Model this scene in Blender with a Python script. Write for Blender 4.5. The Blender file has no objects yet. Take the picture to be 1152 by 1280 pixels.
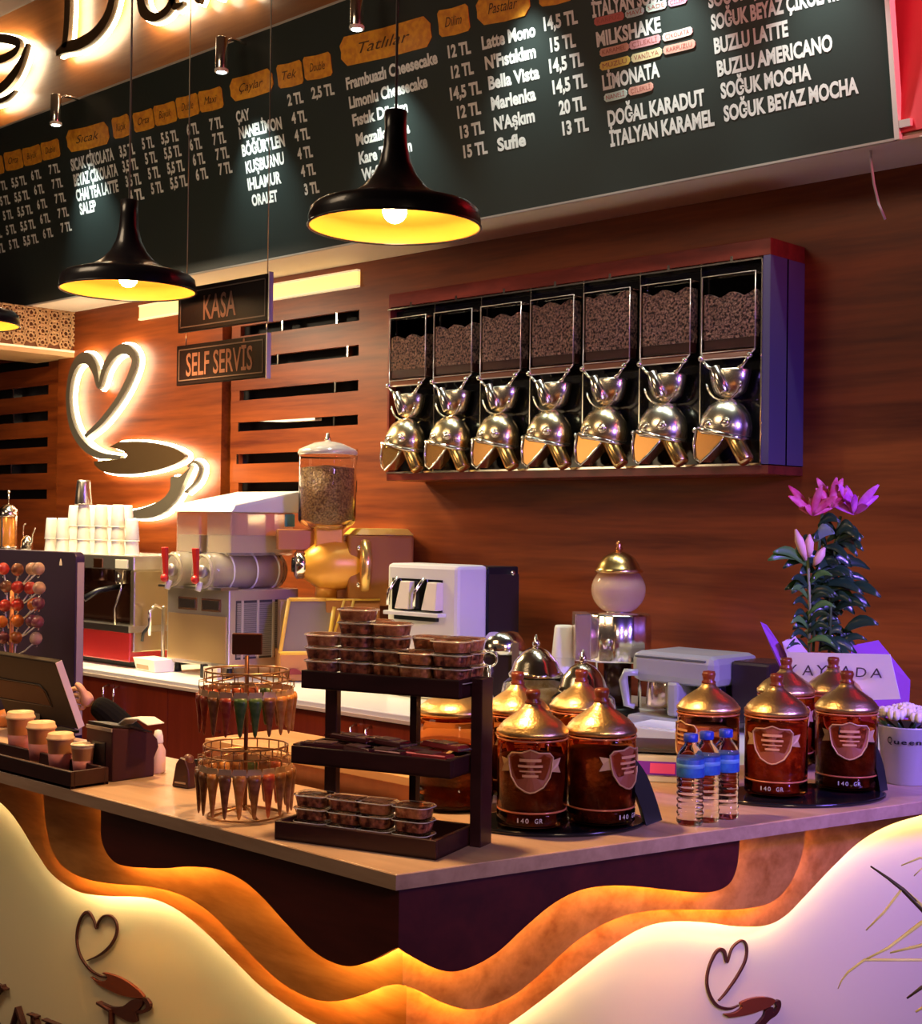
import bpy, bmesh, math, random
from mathutils import Vector, Matrix
random.seed(7)
PI = math.pi
D = bpy.data
COL = bpy.context.scene.collection
SC = bpy.context.scene

# ------------------------------------------------------------------ camera, world, lights, exposure
F = 1750.0
EYE = Vector((0, 0, 1.66))
cam_d = D.cameras.new('camera'); cam = D.objects.new('camera', cam_d); COL.objects.link(cam)
cam_d.sensor_fit = 'HORIZONTAL'; cam_d.sensor_width = 36; cam_d.lens = F / 1152 * 36
cam_d.clip_start = 0.05
YAW = -math.atan2(-.688, .725)          # the world's x axis runs along the back wall
CR = Matrix.Rotation(YAW, 3, 'Z') @ Matrix.Rotation(math.radians(90 + 0.49), 3, 'X') @ Matrix.Rotation(math.radians(0.7), 3, 'Z')
cam.matrix_world = Matrix.Translation(EYE) @ CR.to_4x4()
SC.camera = cam

w = D.worlds.new('world'); SC.world = w; w.use_nodes = True
w.node_tree.nodes['Background'].inputs[0].default_value = (0.75, 0.5, 0.42, 1)
w.node_tree.nodes['Background'].inputs[1].default_value = 0.06
SC.view_settings.view_transform = 'Standard'; SC.view_settings.look = 'None'
SC.view_settings.gamma = 1; SC.view_settings.use_curve_mapping = False
SC.view_settings.exposure = 0.1

def light(kind, name, loc, energy, color, size=0.1, target=None, **k):
    l = D.lights.new(name, kind); l.energy = energy; l.color = color
    if kind == 'AREA':
        l.shape = 'RECTANGLE'; l.size = size; l.size_y = k.get('size_y', size); l.spread = k.get('spread', PI)
    elif kind == 'SPOT':
        l.shadow_soft_size = size; l.spot_size = k.get('angle', 1.0); l.spot_blend = k.get('blend', .6)
    else:
        l.shadow_soft_size = size
    o = D.objects.new(name, l); COL.objects.link(o); o.location = loc
    if target is not None:
        o.rotation_euler = (Vector(target) - Vector(loc)).to_track_quat('-Z', 'Y').to_euler()
    return o

# directions: A runs along the back wall (towards the near right), N points into the wall
THW = 0.
A = Vector((math.cos(THW), math.sin(THW), 0)); N = Vector((-A.y, A.x, 0))
THR = math.radians(31.8) + YAW
V = Vector((math.cos(THR), math.sin(THR), 0)); M_ = Vector((-V.y, V.x, 0))
ZT = 1.04      # counter top
ZW = 0.92      # rear worktop
DW = 4.80      # back wall

def V3(x, y, z): return Matrix.Rotation(YAW, 3, 'Z') @ Vector((x, y, z))     # camera-facing x right, y ahead
def ray(px, py):
    return (CR @ Vector(((px - 576) / F, -(py - 640) / F, -1))).normalized()
def hit(px, py, p0, nrm):
    r = ray(px, py); t = (Vector(p0) - EYE).dot(nrm) / r.dot(nrm)
    return EYE + r * t
def on_z(px, py, z): return hit(px, py, (0, 0, z), Vector((0, 0, 1)))
def on_d(px, py, d): return hit(px, py, N * d, N)
def W(s, d, z): return A * s + N * d + Vector((0, 0, z))
def sz(px, py, d):                       # pixel on wall-parallel plane -> (s, z)
    p = on_d(px, py, d); return p.dot(A), p.z
def sd(px, py, z):
    p = on_z(px, py, z); return p.dot(A), p.dot(N)
C0 = on_z(495, 1093, ZT)                 # front corner of the counter
DC = C0.dot(N); EC = C0.dot(M_)

# lights of the place, with added fill lights among them
light('AREA', 'ceiling_fill_warm', W(-4.6, -0.2, 4.6), 40, (1, .74, .48), 2.0, W(-5.0, 3.0, .9), size_y=1.6, spread=2.0)  # added overhead fill from the camera side, no fixture behind it
light('AREA', 'soffit_downlight', W(-5.95, 3.72, 2.90), 44, (1, .80, .42), .5, W(-5.5, 4.1, .9), size_y=.3, spread=2.2)
light('AREA', 'soffit_downlight', W(-6.8, 3.7, 2.90), 45, (1, .8, .52), .4, W(-6.8, 4.1, .9), size_y=.3)
light('AREA', 'front_fill_warm', W(-7.5, -0.5, 2.2), 14, (1, .72, .42), 1.6, W(-5.0, 4.3, 2.0), size_y=1.0)  # unseen fill added to brighten soffit and fronts on the left
light('AREA', 'blue_led_wash', V3(2.7, 1.3, 2.6), 22, (.27, .15, 1), .5, V3(1.35, 3.5, 1.6), size_y=.4, spread=.95)
light('AREA', 'violet_led_wash', V3(2.3, 1.0, 1.7), 3, (.42, .28, 1), .4, V3(.55, 2.75, 1.0), size_y=.3, spread=1.0)
light('AREA', 'red_led_wash', V3(2.3, 3.4, 3.35), 11, (1, .16, .22), .3, V3(1.6, 4.5, 3.7), size_y=.3, spread=1.5)
light('AREA', 'front_fill_warm', V3(1.2, -1.2, 2.8), 4, (1, .72, .46), .6, V3(.75, 2.9, .8), size_y=.6, spread=.75)  # second added fill, brightens the palm and the right of the bar

# ------------------------------------------------------------------ materials
MATS = {}
def mat(name, col=(.5, .5, .5), rough=.5, metal=0., emis=None, es=1., trans=0., ior=1.45, alpha=1., coat=0., bump=0., bscale=60., col2=None, cscale=8., spec=None):
    if name in MATS: return MATS[name]
    m = D.materials.new(name); m.use_nodes = True; nt = m.node_tree; b = nt.nodes['Principled BSDF']
    b.inputs['Base Color'].default_value = (*col, 1); b.inputs['Roughness'].default_value = rough
    b.inputs['Metallic'].default_value = metal; b.inputs['IOR'].default_value = ior
    b.inputs['Transmission Weight'].default_value = trans; b.inputs['Alpha'].default_value = alpha
    b.inputs['Coat Weight'].default_value = coat
    if spec is not None: b.inputs['Specular IOR Level'].default_value = spec
    if emis:
        b.inputs['Emission Color'].default_value = (*emis, 1); b.inputs['Emission Strength'].default_value = es
    tc = nt.nodes.new('ShaderNodeTexCoord')
    if col2:
        nz = nt.nodes.new('ShaderNodeTexNoise'); nz.inputs['Scale'].default_value = cscale; nz.inputs['Detail'].default_value = 4
        r = nt.nodes.new('ShaderNodeValToRGB'); r.color_ramp.elements[0].position = .38; r.color_ramp.elements[1].position = .62
        r.color_ramp.elements[0].color = (*col, 1); r.color_ramp.elements[1].color = (*col2, 1)
        nt.links.new(tc.outputs['Object'], nz.inputs['Vector']); nt.links.new(nz.outputs['Fac'], r.inputs[0]); nt.links.new(r.outputs[0], b.inputs['Base Color'])
    if bump:
        nz = nt.nodes.new('ShaderNodeTexNoise'); nz.inputs['Scale'].default_value = bscale
        bp = nt.nodes.new('ShaderNodeBump'); bp.inputs['Strength'].default_value = bump; bp.inputs['Distance'].default_value = .01
        nt.links.new(tc.outputs['Object'], nz.inputs['Vector']); nt.links.new(nz.outputs['Fac'], bp.inputs['Height']); nt.links.new(bp.outputs[0], b.inputs['Normal'])
    MATS[name] = m; return m

def wood(name, dark, light_, rough=.35, grain=(1.2, 14, 14), coat=.3, spread=.3):
    if name in MATS: return MATS[name]
    m = D.materials.new(name); m.use_nodes = True; nt = m.node_tree; b = nt.nodes['Principled BSDF']
    tc = nt.nodes.new('ShaderNodeTexCoord'); mp = nt.nodes.new('ShaderNodeMapping'); mp.inputs['Scale'].default_value = grain
    nz = nt.nodes.new('ShaderNodeTexNoise'); nz.inputs['Scale'].default_value = 1.6; nz.inputs['Detail'].default_value = 6; nz.inputs['Distortion'].default_value = .6
    n2 = nt.nodes.new('ShaderNodeTexNoise'); n2.inputs['Scale'].default_value = 9; n2.inputs['Detail'].default_value = 3
    mx = nt.nodes.new('ShaderNodeMath'); mx.operation = 'MULTIPLY_ADD'; mx.inputs[1].default_value = .3
    r = nt.nodes.new('ShaderNodeValToRGB'); r.color_ramp.elements[0].position = .65 - spread; r.color_ramp.elements[1].position = .65 + spread * .6
    r.color_ramp.elements[0].color = (*dark, 1); r.color_ramp.elements[1].color = (*light_, 1)
    nt.links.new(tc.outputs['Object'], mp.inputs[0]); nt.links.new(mp.outputs[0], nz.inputs['Vector']); nt.links.new(mp.outputs[0], n2.inputs['Vector'])
    nt.links.new(n2.outputs['Fac'], mx.inputs[0]); nt.links.new(nz.outputs['Fac'], mx.inputs[2]); nt.links.new(mx.outputs[0], r.inputs[0])
    nt.links.new(r.outputs[0], b.inputs['Base Color'])
    b.inputs['Roughness'].default_value = rough; b.inputs['Coat Weight'].default_value = coat; b.inputs['Coat Roughness'].default_value = .25
    b.inputs['Specular IOR Level'].default_value = .35
    MATS[name] = m; return m

WALLW = wood('wall_veneer', (.080, .010, .002), (.30, .062, .009), .42, (.5, 5, 7), 0)
SIGNW = wood('fascia_veneer', (.22, .065, .015), (.42, .15, .04), .35, (.5, 5, 7))
DKWOOD = wood('dark_mahogany', (.045, .008, .006), (.085, .016, .010), .4, (1, 8, 10))
BAND = wood('oak_band', (.30, .105, .02), (.52, .22, .06), .38, (2.2, 9, 11), .2, .22)
TOPW = wood('counter_laminate', (.42, .26, .17), (.62, .42, .30), .3, (1.5, 14, 14), .3, .35)
EDGEW = wood('counter_edge', (.32, .19, .13), (.48, .31, .22), .4, (1.5, 14, 14))
REDDOOR = wood('cherry_door', (.17, .02, .008), (.26, .035, .012), .3, (10, 10, .8))
RACKW = wood('wenge', (.020, .005, .006), (.040, .010, .012), .38, (3, 12, 12), .05)
CREAM = mat('cream_acrylic', (.74, .64, .42), .35, coat=.2)
BLACK = mat('black', (.010, .010, .012), .35)
BLACKG = mat('black_gloss', (.008, .008, .010), .12)
BOARD = mat('menu_black', (.026, .036, .034), .42, bump=.05, bscale=300)
DARKV = mat('dark_void', (.008, .006, .006), .7)
WHITE = mat('white', (.84, .81, .76), .45)
WTXT = mat('white_print', (.88, .88, .86), .6, emis=(.9, .95, 1), es=.0)
ORNG = mat('orange_badge', (.90, .40, .03), .5, col2=(.75, .28, .03), cscale=40)
INK = mat('dark_ink', (.10, .04, .015), .6)
CHROME = mat('chrome', (.92, .87, .78), .16, 1)
WCHROME = mat('dispenser_chrome', (1, .90, .70), .24, 1)  # bright gold reflections put into the chrome's own colour
STEEL = mat('brushed_steel', (.62, .57, .50), .28, 1)
BRASS = mat('brass', (.86, .58, .22), .24, 1)
BRASSB = mat('brushed_brass', (.80, .55, .25), .34, 1, bump=.1, bscale=180)
COPPER = mat('copper', (.75, .32, .14), .25, 1)
GOLD = mat('gold_paint', (.88, .40, .04), .35, .2)
YELP = mat('yellow_enamel', (.85, .48, .06), .35)
BRNP = mat('brown_enamel', (.34, .12, .025), .5, spec=.2)
GLASS = mat('clear_glass', (1, 1, 1), .02, trans=1, ior=1.25)
AMBER = mat('amber_glass', (.80, .38, .16), .04, trans=1, ior=1.2)
PLAST = mat('clear_plastic', (1, .98, .96), .06, trans=1, ior=1.3)
FROST = mat('frosted_plastic', (.95, .86, .72), .15, trans=.75, ior=1.15)
COFFEE = mat('ground_coffee', (.035, .010, .006), .8, col2=(.10, .028, .012), cscale=24, bump=.4)
BEANS = mat('coffee_beans', (.025, .007, .004), .4, col2=(.42, .20, .13), cscale=95, bump=1., bscale=130)
LBEANS = mat('light_beans', (.16, .06, .015), .5, col2=(.46, .24, .08), cscale=110, bump=.8, bscale=120)
CHOC = mat('chocolate', (.09, .014, .010), .3, col2=(.46, .13, .06), cscale=70, bump=.8, bscale=60)
KNOB = mat('turned_wood', (.16, .03, .01), .3)
RED = mat('red_plastic', (.62, .03, .02), .3)
REDP = mat('red_paint', (.75, .06, .08), .5)
SKIN = mat('skin', (.62, .33, .22), .5)
CLOTH = mat('black_cloth', (.005, .005, .006), .9, spec=.1)
PAPER = mat('paper', (.80, .78, .76), .7)
LATT = mat('lattice_tan', (.62, .36, .16), .5)
NAVY = mat('navy_plastic', (.022, .012, .045), .5, spec=.25)
WORKT = mat('white_worktop', (.86, .82, .74), .3)
SOFF = mat('cream_soffit', (.86, .74, .60), .6)
STEM = mat('stem_green', (.05, .10, .02), .5)
LEAF = mat('leaf_green', (.012, .045, .014), .35, coat=.2)
LEAFL = mat('leaf_light', (.07, .20, .03), .4)
LED_Y = mat('led_amber', (1, .7, .3), emis=(1, .50, .10), es=75)
LED_C = mat('led_cream', (1, .9, .6), emis=(1, .82, .42), es=70)
HALO = mat('halo_led', (1, .95, .8), emis=(1, .86, .55), es=14)
BRONZE = mat('letter_bronze', (.14, .09, .05), .4, .3)
DKBR = mat('logo_brown', (.055, .012, .010), .4)
LIQ = mat('logo_coffee', (.15, .030, .012), .4)

# ------------------------------------------------------------------ mesh builder
class MB:
    def __init__(s): s.v = []; s.f = []; s.sm = []
    def add(s, vs, fs, smooth=False):
        b = len(s.v); s.v += [tuple(x) for x in vs]; s.f += [tuple(b + i for i in f) for f in fs]; s.sm += [smooth] * len(fs); return s
    def box(s, x0, x1, y0, y1, z0, z1):
        return s.add([(x0,y0,z0),(x1,y0,z0),(x1,y1,z0),(x0,y1,z0),(x0,y0,z1),(x1,y0,z1),(x1,y1,z1),(x0,y1,z1)],
                     [(0,3,2,1),(4,5,6,7),(0,1,5,4),(1,2,6,5),(2,3,7,6),(3,0,4,7)])
    def hexa(s, p):                       # 8 points bottom4, top4
        return s.add(p, [(0,3,2,1),(4,5,6,7),(0,1,5,4),(1,2,6,5),(2,3,7,6),(3,0,4,7)])
    def prism(s, poly, fn, t0, t1):       # poly of 2D pts, fn(u, v, t) -> xyz
        n = len(poly)
        vs = [fn(p[0], p[1], t0) for p in poly] + [fn(p[0], p[1], t1) for p in poly]
        fs = [tuple(range(n))[::-1], tuple(range(n, 2 * n))] + [(i, (i + 1) % n, n + (i + 1) % n, n + i) for i in range(n)]
        return s.add(vs, fs)
    def lathe(s, prof, c=(0, 0, 0), seg=24, rib=0, ribn=0, closed=False):
        vs = []; fs = []; n = len(prof)
        for (r, z) in prof:
            for k in range(seg):
                a = 2 * PI * k / seg; rr = max(r, 1e-4) * (1 + (rib if ribn and (k * ribn // seg) % 2 else 0))
                vs.append((c[0] + rr * math.cos(a), c[1] + rr * math.sin(a), c[2] + z))
        for i in range(n - 1):
            for k in range(seg):
                fs.append((i*seg+k, i*seg+(k+1)%seg, (i+1)*seg+(k+1)%seg, (i+1)*seg+k))
        if prof[0][0] > 1e-3: fs.append(tuple(range(seg))[::-1])
        if prof[-1][0] > 1e-3: fs.append(tuple((n-1)*seg + k for k in range(seg)))
        return s.add(vs, fs, True)
    def tube(s, pts, r, seg=8, close=False):
        pts = [Vector(p) for p in pts]; n = len(pts); rs = r if isinstance(r, (list, tuple)) else [r] * n
        vs = []; fs = []; up = None
        for i, p in enumerate(pts):
            t = (pts[(i + 1) % n if close else min(i + 1, n - 1)] - pts[(i - 1) % n if close else max(i - 1, 0)])
            if t.length < 1e-9: t = Vector((0, 0, 1))
            t.normalize()
            if up is None: up = t.orthogonal().normalized()
            else:
                up = up - t * up.dot(t)
                up = up.normalized() if up.length > 1e-6 else t.orthogonal().normalized()
            b = t.cross(up)
            for k in range(seg):
                a = 2 * PI * k / seg; vs.append(p + (up * math.cos(a) + b * math.sin(a)) * rs[i])
        m = n if close else n - 1
        for i in range(m):
            j = (i + 1) % n
            for k in range(seg): fs.append((i*seg+k, i*seg+(k+1)%seg, j*seg+(k+1)%seg, j*seg+k))
        if not close: fs.append(tuple(range(seg))[::-1]); fs.append(tuple((n-1)*seg+k for k in range(seg)))
        return s.add(vs, fs, True)
    def ball(s, c, r, sx=1, sy=1, sz_=1, seg=14, ring=9):
        prof = [(r * math.sin(PI * i / ring), -r * math.cos(PI * i / ring) * sz_) for i in range(ring + 1)]
        b = len(s.v); s.lathe(prof, (0, 0, 0), seg)
        for i in range(b, len(s.v)):
            x, y, z = s.v[i]; s.v[i] = (c[0] + x * sx, c[1] + y * sy, c[2] + z)
        return s
    def xf(s, mtx):
        s.v = [tuple(mtx @ Vector(p)) for p in s.v]; return s
    def mesh(s, name, m):
        me = D.meshes.new(name); me.from_pydata(s.v, [], s.f); me.update()
        for p, k in zip(me.polygons, s.sm): p.use_smooth = k
        if m: me.materials.append(m)
        return me
    def build(s, name, m, parent=None, bev=0, rz=None, loc=None):
        o = D.objects.new(name, s.mesh(name, m)); COL.objects.link(o)
        if parent is not None: o.parent = parent
        if rz is not None: o.rotation_euler = (0, 0, rz)
        if loc is not None: o.location = loc
        if bev:
            b = o.modifiers.new('bevel', 'BEVEL'); b.width = bev; b.segments = 2; b.limit_method = 'ANGLE'; b.angle_limit = .7
        return o

def tag(o, label, cat, group=None, kind=None):
    o['label'] = label
    if cat: o['category'] = cat
    if group: o['group'] = group
    if kind: o['kind'] = kind
    return o
def thing(name, label, cat, loc=(0, 0, 0), rz=0., group=None):
    o = D.objects.new(name, None); COL.objects.link(o); o.empty_display_size = .05
    o.location = loc; o.rotation_euler = (0, 0, rz); return tag(o, label, cat, group)
def struct(o): o['kind'] = 'structure'; return o
def kids(o): return [c for c in D.objects if c.parent == o]
def dup(root, loc, rz=None, label=None, scale=None, _k={}):
    def rec(o, par):
        c = o.copy(); COL.objects.link(c); c.parent = par
        for ch in o.children: rec(ch, c)
        return c
    r = rec(root, None); r.location = loc
    if rz is not None: r.rotation_euler = (0, 0, rz)
    if label: r['label'] = label
    if scale: r.scale = (scale,) * 3
    return r
def ribbon(pts, ws):                      # 2D centre line + half widths -> polygon
    n = len(pts); L = []; R = []
    for i, p in enumerate(pts):
        q0 = pts[max(i-1, 0)]; q1 = pts[min(i+1, n-1)]
        tx, ty = q1[0]-q0[0], q1[1]-q0[1]; l = math.hypot(tx, ty) or 1; nx, ny = -ty/l, tx/l
        w_ = ws[i] if isinstance(ws, (list, tuple)) else ws
        L.append((p[0]+nx*w_, p[1]+ny*w_)); R.append((p[0]-nx*w_, p[1]-ny*w_))
    return L, R
def rib_mesh(mb, pts, ws, fn, t0, t1):    # extruded ribbon built of short hexahedra sharing edges
    L, R = ribbon(pts, ws); n = len(pts); vs = []
    for i in range(n):
        for (p, t) in ((L[i], t0), (R[i], t0), (R[i], t1), (L[i], t1)): vs.append(fn(p[0], p[1], t))
    fs = [(0, 1, 2, 3), tuple(4*(n-1)+k for k in (3, 2, 1, 0))]
    for i in range(n-1):
        for k in range(4): fs.append((4*i+k, 4*i+(k+1) % 4, 4*i+4+(k+1) % 4, 4*i+4+k)[::-1])
    mb.add(vs, fs); return mb
def spline(pts, n=6):                     # Catmull-Rom
    out = []; P = [pts[0]] + list(pts) + [pts[-1]]
    for i in range(1, len(P)-2):
        p0, p1, p2, p3 = P[i-1], P[i], P[i+1], P[i+2]
        for k in range(n):
            t = k/n
            out.append(tuple(.5*((2*p1[j]) + (-p0[j]+p2[j])*t + (2*p0[j]-5*p1[j]+4*p2[j]-p3[j])*t*t + (-p0[j]+3*p1[j]-3*p2[j]+p3[j])*t**3) for j in range(len(p1))))
    out.append(tuple(pts[-1])); return out
def text_mesh(s, shear=0., bold=.0):
    c = D.curves.new('t', 'FONT'); c.body = s; c.size = 1; c.offset = bold; c.shear = shear; c.resolution_u = 3
    o = D.objects.new('t', c); COL.objects.link(o); dg = bpy.context.evaluated_depsgraph_get()
    me = D.meshes.new_from_object(o.evaluated_get(dg)); D.objects.remove(o); D.curves.remove(c)
    vs = [v.co.copy() for v in me.vertices]; fs = [tuple(p.vertices) for p in me.polygons]; D.meshes.remove(me)
    return vs, fs
def put_text(s, p0, p1, capz, m, parent, out, rz=0., bold=.02, lift=.0015, name='lettering', shear=0., local=False):
    """p0, p1: baseline ends in the parent's space, capz: vector of the cap height, out: direction to the reader"""
    vs, fs = text_mesh(s, shear, bold)
    if not vs: return
    x0 = min(v.x for v in vs); x1 = max(v.x for v in vs); H = .70
    p0 = Vector(p0); p1 = Vector(p1); u = p1 - p0; capz = Vector(capz); out = Vector(out)
    mb = MB(); mb.add([p0 + u*((v.x-x0)/(x1-x0)) + capz*(v.y/H) + out*lift for v in vs], fs)
    return mb.build(name, m, parent)
# ------------------------------------------------------------------ room shell (built in the wall frame: x = along the wall, y = into the wall)
def wbuild(mb, name, m, parent=None, bev=0):
    o = mb.build(name, m, parent, bev)
    if parent is None: o.rotation_euler = (0, 0, THW)
    return o
S0, S1, CEIL = -11.0, 3.2, 4.9
struct(wbuild(MB().box(S0, S1, -3.0, DW + .3, -.1, 0), 'floor', mat('floor_tile', (.07, .045, .035), .35, col2=(.10, .06, .045), cscale=3)))
struct(wbuild(MB().box(S0, S1, -3.0, DW + .3, CEIL, CEIL + .1), 'ceiling', mat('ceiling_dark', (.10, .07, .055), .8)))
wall = struct(wbuild(MB().box(S0, S1, DW + .10, DW + .3, 0, CEIL), 'wall_back', DARKV))
struct(wbuild(MB().box(S0 - .1, S0, -3.0, DW + .3, 0, CEIL), 'wall_left', DKWOOD))
struct(wbuild(MB().box(S1, S1 + .1, -3.0, DW + .3, 0, CEIL), 'wall_right', mat('wall_plum', (.10, .03, .05), .6)))

ZS = sz(650, 290, DW)[1]                     # soffit height
DF = (Vector(on_z(650, 263, ZS))).dot(N)     # bulkhead front
s_l1 = sz(70, 600, DW)[0]; s_c0 = sz(76, 600, DW)[0]; s_c1 = sz(281, 600, DW)[0]; s_r0 = sz(287, 600, DW)[0]; s_r1 = sz(449, 500, DW)[0]
wbuild(MB().box(s_r1, S1, DW, DW + .1, 0, ZS), 'veneer_panel', WALLW, wall)
wbuild(MB().box(s_c0, s_c1, DW - .03, DW + .1, 0, ZS), 'veneer_panel', WALLW, wall)
# slatted section right of the sign panel
def slat_section(sa, sb, slots, in0, in1):
    zz = 0
    edges = sorted(slots)
    for (z0, z1) in edges + [(ZS, ZS)]:
        wbuild(MB().box(sa, sb, DW, DW + .03, zz, z0), 'plank', WALLW, wall)
        if z1 > z0:
            if in0 > sa: wbuild(MB().box(sa, in0, DW + .002, DW + .03, z0, z1), 'stile', WALLW, wall)
            if in1 < sb: wbuild(MB().box(in1, sb, DW + .002, DW + .03, z0, z1), 'stile', WALLW, wall)
        zz = z1
def slot(px, py, h):
    z0 = sz(px, py + h/2, DW)[1]; z1 = sz(px, py - h/2, DW)[1]; return (z0, z1)
rs = [slot(375, 404, 13), slot(375, 446, 13), slot(375, 488, 13), slot(375, 529, 12), slot(375, 571, 13), slot(375, 609, 14)]
slat_section(s_r0, s_r1, rs, sz(299, 500, DW)[0], sz(447, 500, DW)[0])
ls = [slot(30, 456, 12), slot(30, 490, 12), slot(30, 522, 12), slot(30, 554, 12), slot(30, 586, 12), slot(30, 618, 12)]
slat_section(S0, s_l1, ls, S0, sz(60, 500, DW)[0])
# chrome shelf brackets and a white shape standing in for a lamp's reflection, in the slots
for k, (px, i) in enumerate(((352, 0), (347, 1), (420, 0), (434, 1), (419, 2), (418, 3), (299.5, 3), (298, 4))):
    s = sz(px, 500, DW)[0]; z0, z1 = rs[i]
    wbuild(MB().box(s - .006, s + .006, DW - .004, DW + .06, z0, z1), 'slot_bracket', CHROME, wall)
for (px, i) in ((17, 1), (18, 2), (16, 4)):
    s = sz(px, 500, DW)[0]; z0, z1 = ls[i]
    wbuild(MB().box(s - .006, s + .006, DW - .004, DW + .06, z0, z1), 'slot_bracket', CHROME, wall)
p0 = sz(306, 526, DW); p1 = sz(393, 524, DW)
fp = MB(); fp.prism([(p0[0], p0[1]), (p0[0]+(p1[0]-p0[0])*.55, p0[1]-.02), (p1[0], p1[1]-.005), (p1[0], p1[1]+.012), (p0[0]+(p1[0]-p0[0])*.6, p0[1]+.022)], lambda u, v, t: (u, t, v), DW + .002, DW + .05)
tag(wbuild(fp, 'lamp_reflection', PAPER), 'white strip standing in for a lamp reflection in a dark wall slot above the glass bean hopper', 'paper')

# LED strip cove, yellow
q0 = sz(180, 384, DW); q1 = sz(450, 351, DW)
lf = thing('linear_light', 'long yellow linear wall light with pale edges under the menu soffit', 'light', (0, 0, 0), THW)
for (sa, sb) in ((sz(182, 384, DW)[0], s_c1), (s_r0, q1[0])):
    dd = DW - .03 if sb == s_c1 else DW
    zc = sz(395, 357, DW)[1]
    MB().box(sa, sb, dd - .015, dd, zc - .035, zc + .035).build('diffuser', mat('strip_glow', (.9, .7, .3), .4, emis=(1, .62, .16), es=1.3), lf)
    MB().box(sa, sb, dd - .022, dd, zc + .035, zc + .045).box(sa, sb, dd - .022, dd, zc - .045, zc - .035).build('edge_trim', mat('trim_cream', (.85, .7, .45), .4, emis=(1, .8, .45), es=.5), lf)

# bulkhead above: soffit, wood fascia, red painted part
bh = struct(wbuild(MB().box(S0, S1, DF, DW + .1, ZS, CEIL), 'wall_bulkhead', SIGNW))
sr = sz(1113, 120, DF)[0]
struct(wbuild(MB().box(sr, S1, DF - .012, DF, ZS + .012, CEIL), 'trim_1', REDP))
struct(wbuild(MB().box(S0, S1, DF - .004, DW - .001, ZS - .012, ZS), 'trim_2', SOFF))

# lattice clad beam coming out of the wall at the left
lb0 = on_d(99, 447, DW).z; lb1 = ZS - .012
sl = sz(98, 410, DW - .0)[0]
lat = thing('lattice_beam', 'tan carved lattice beam end above the left wall slots', 'panel', (0, 0, 0), THW)
MB().box(sl - .5, sl - .012, 3.2, DW - .001, lb0 + .03, lb1).build('core', mat('lattice_back', (.20, .07, .02), .6), lat)
MB().box(sl - .51, sl + .004, 3.2, DW - .001, lb0, lb0 + .03).build('bottom_trim', LATT, lat)
MB().box(sl - .51, sl + .008, 3.2, DW - .001, lb0 + .028, lb0 + .040).build('trim_lip', mat('trim_cream'), lat)
mb = MB()
hz = lb1 - lb0 - .05; R_ = hz / 3.1
for i in range(-1, 16):
    for j in range(4):
        cy = DW - .09 - i * R_ * 1.05; cz = lb0 + .05 + R_ * (.3 + j * .93) + (R_ * .46 if i % 2 else 0)
        for rr in (R_ * .54, R_ * .25):
            n = 8 if rr > R_ * .3 else 6
            pts = []
            for k in range(n):
                y = cy + rr * math.cos(2 * PI * k / n); z = cz + rr * math.sin(2 * PI * k / n)
                pts.append((sl, min(y, DW - .01), min(max(z, lb0 + .045), lb1 - .005)))
            mb.tube(pts, .0065, 4, True)
        for k in range(8):
            a = 2 * PI * (k + .5) / 8; y0 = cy + R_ * .25 * math.cos(a); z0 = cz + R_ * .25 * math.sin(a); y1 = cy + R_ * .54 * math.cos(a); z1 = cz + R_ * .54 * math.sin(a)
            if lb0 + .045 < min(z0, z1) and max(z0, z1) < lb1 - .005 and y1 < DW - .01 and y0 < DW - .01: mb.tube([(sl, y0, z0), (sl, y1, z1)], .005, 4)
o = mb.build('carved_lattice', LATT, lat); o['kind'] = 'stuff'

# ------------------------------------------------------------------ menu board (leans forward at the top)
b_bl = sz(-30, 382, DF - .02); zb = ZS - .005
DT = DF - .21
ztop = hit(282, 56, W(0, DT, 0), N).z
BN = (W(0, DF - .02, zb) - W(0, DT, ztop)); BU = Vector((0, DT - DF + .02, ztop - zb)).normalized()      # in wall frame
BUw = (N * BU.y + Vector((0, 0, BU.z))).normalized(); BNw = A.cross(BUw).normalized(); BNw = BNw if BNw.y < 0 else -BNw
BP = W(0, DF - .02, zb)
def onb(px, py):                               # pixel -> point on the board's front, wall frame
    p = hit(px, py, BP, BNw); return Vector((p.dot(A), p.dot(N), p.z))
BOUT = Vector((BNw.dot(A), BNw.dot(N), BNw.z))
s_re = onb(1118, 172).x; s_re2 = onb(1106, 0).x
Lb = (ztop - zb) / BU.z
board = thing('menu_board', 'long black price board with white lettering and orange badges, leaning over the bar', 'menu board', (0, 0, 0), THW)
def bq(s, l, t): return (s, DF - .02 + BU.y * l - BOUT.y * 0 + BOUT.y * t, zb + BU.z * l + BOUT.z * t)
mb = MB(); S9 = -10.6
mb.hexa([bq(S9, 0, -.03), bq(s_re, 0, -.03), bq(s_re, 0, 0), bq(S9, 0, 0), bq(S9, Lb, -.03), bq(s_re, Lb, -.03), bq(s_re, Lb, 0), bq(S9, Lb, 0)])
mb.build('board_panel', BOARD, board)
def bstrip(s0, s1, l0, l1, name, m, t=.004):
    return MB().hexa([bq(s0, l0, -.034), bq(s1, l0, -.034), bq(s1, l0, t), bq(s0, l0, t), bq(s0, l1, -.034), bq(s1, l1, -.034), bq(s1, l1, t), bq(s0, l1, t)]).build(name, m, board)
bstrip(s_re, s_re + .018, -.006, Lb + .006, 'edge_trim', WHITE)
bstrip(S9, s_re, Lb, Lb + .010, 'edge_trim', mat('trim_grey', (.5, .45, .4), .5))
bstrip(S9, s_re, -.008, 0, 'edge_trim', mat('trim_grey'))
bstrip(s_re + .02, s_re + .06, .03, .055, 'mounting_clip', WHITE)
OUTB = BOUT
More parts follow.
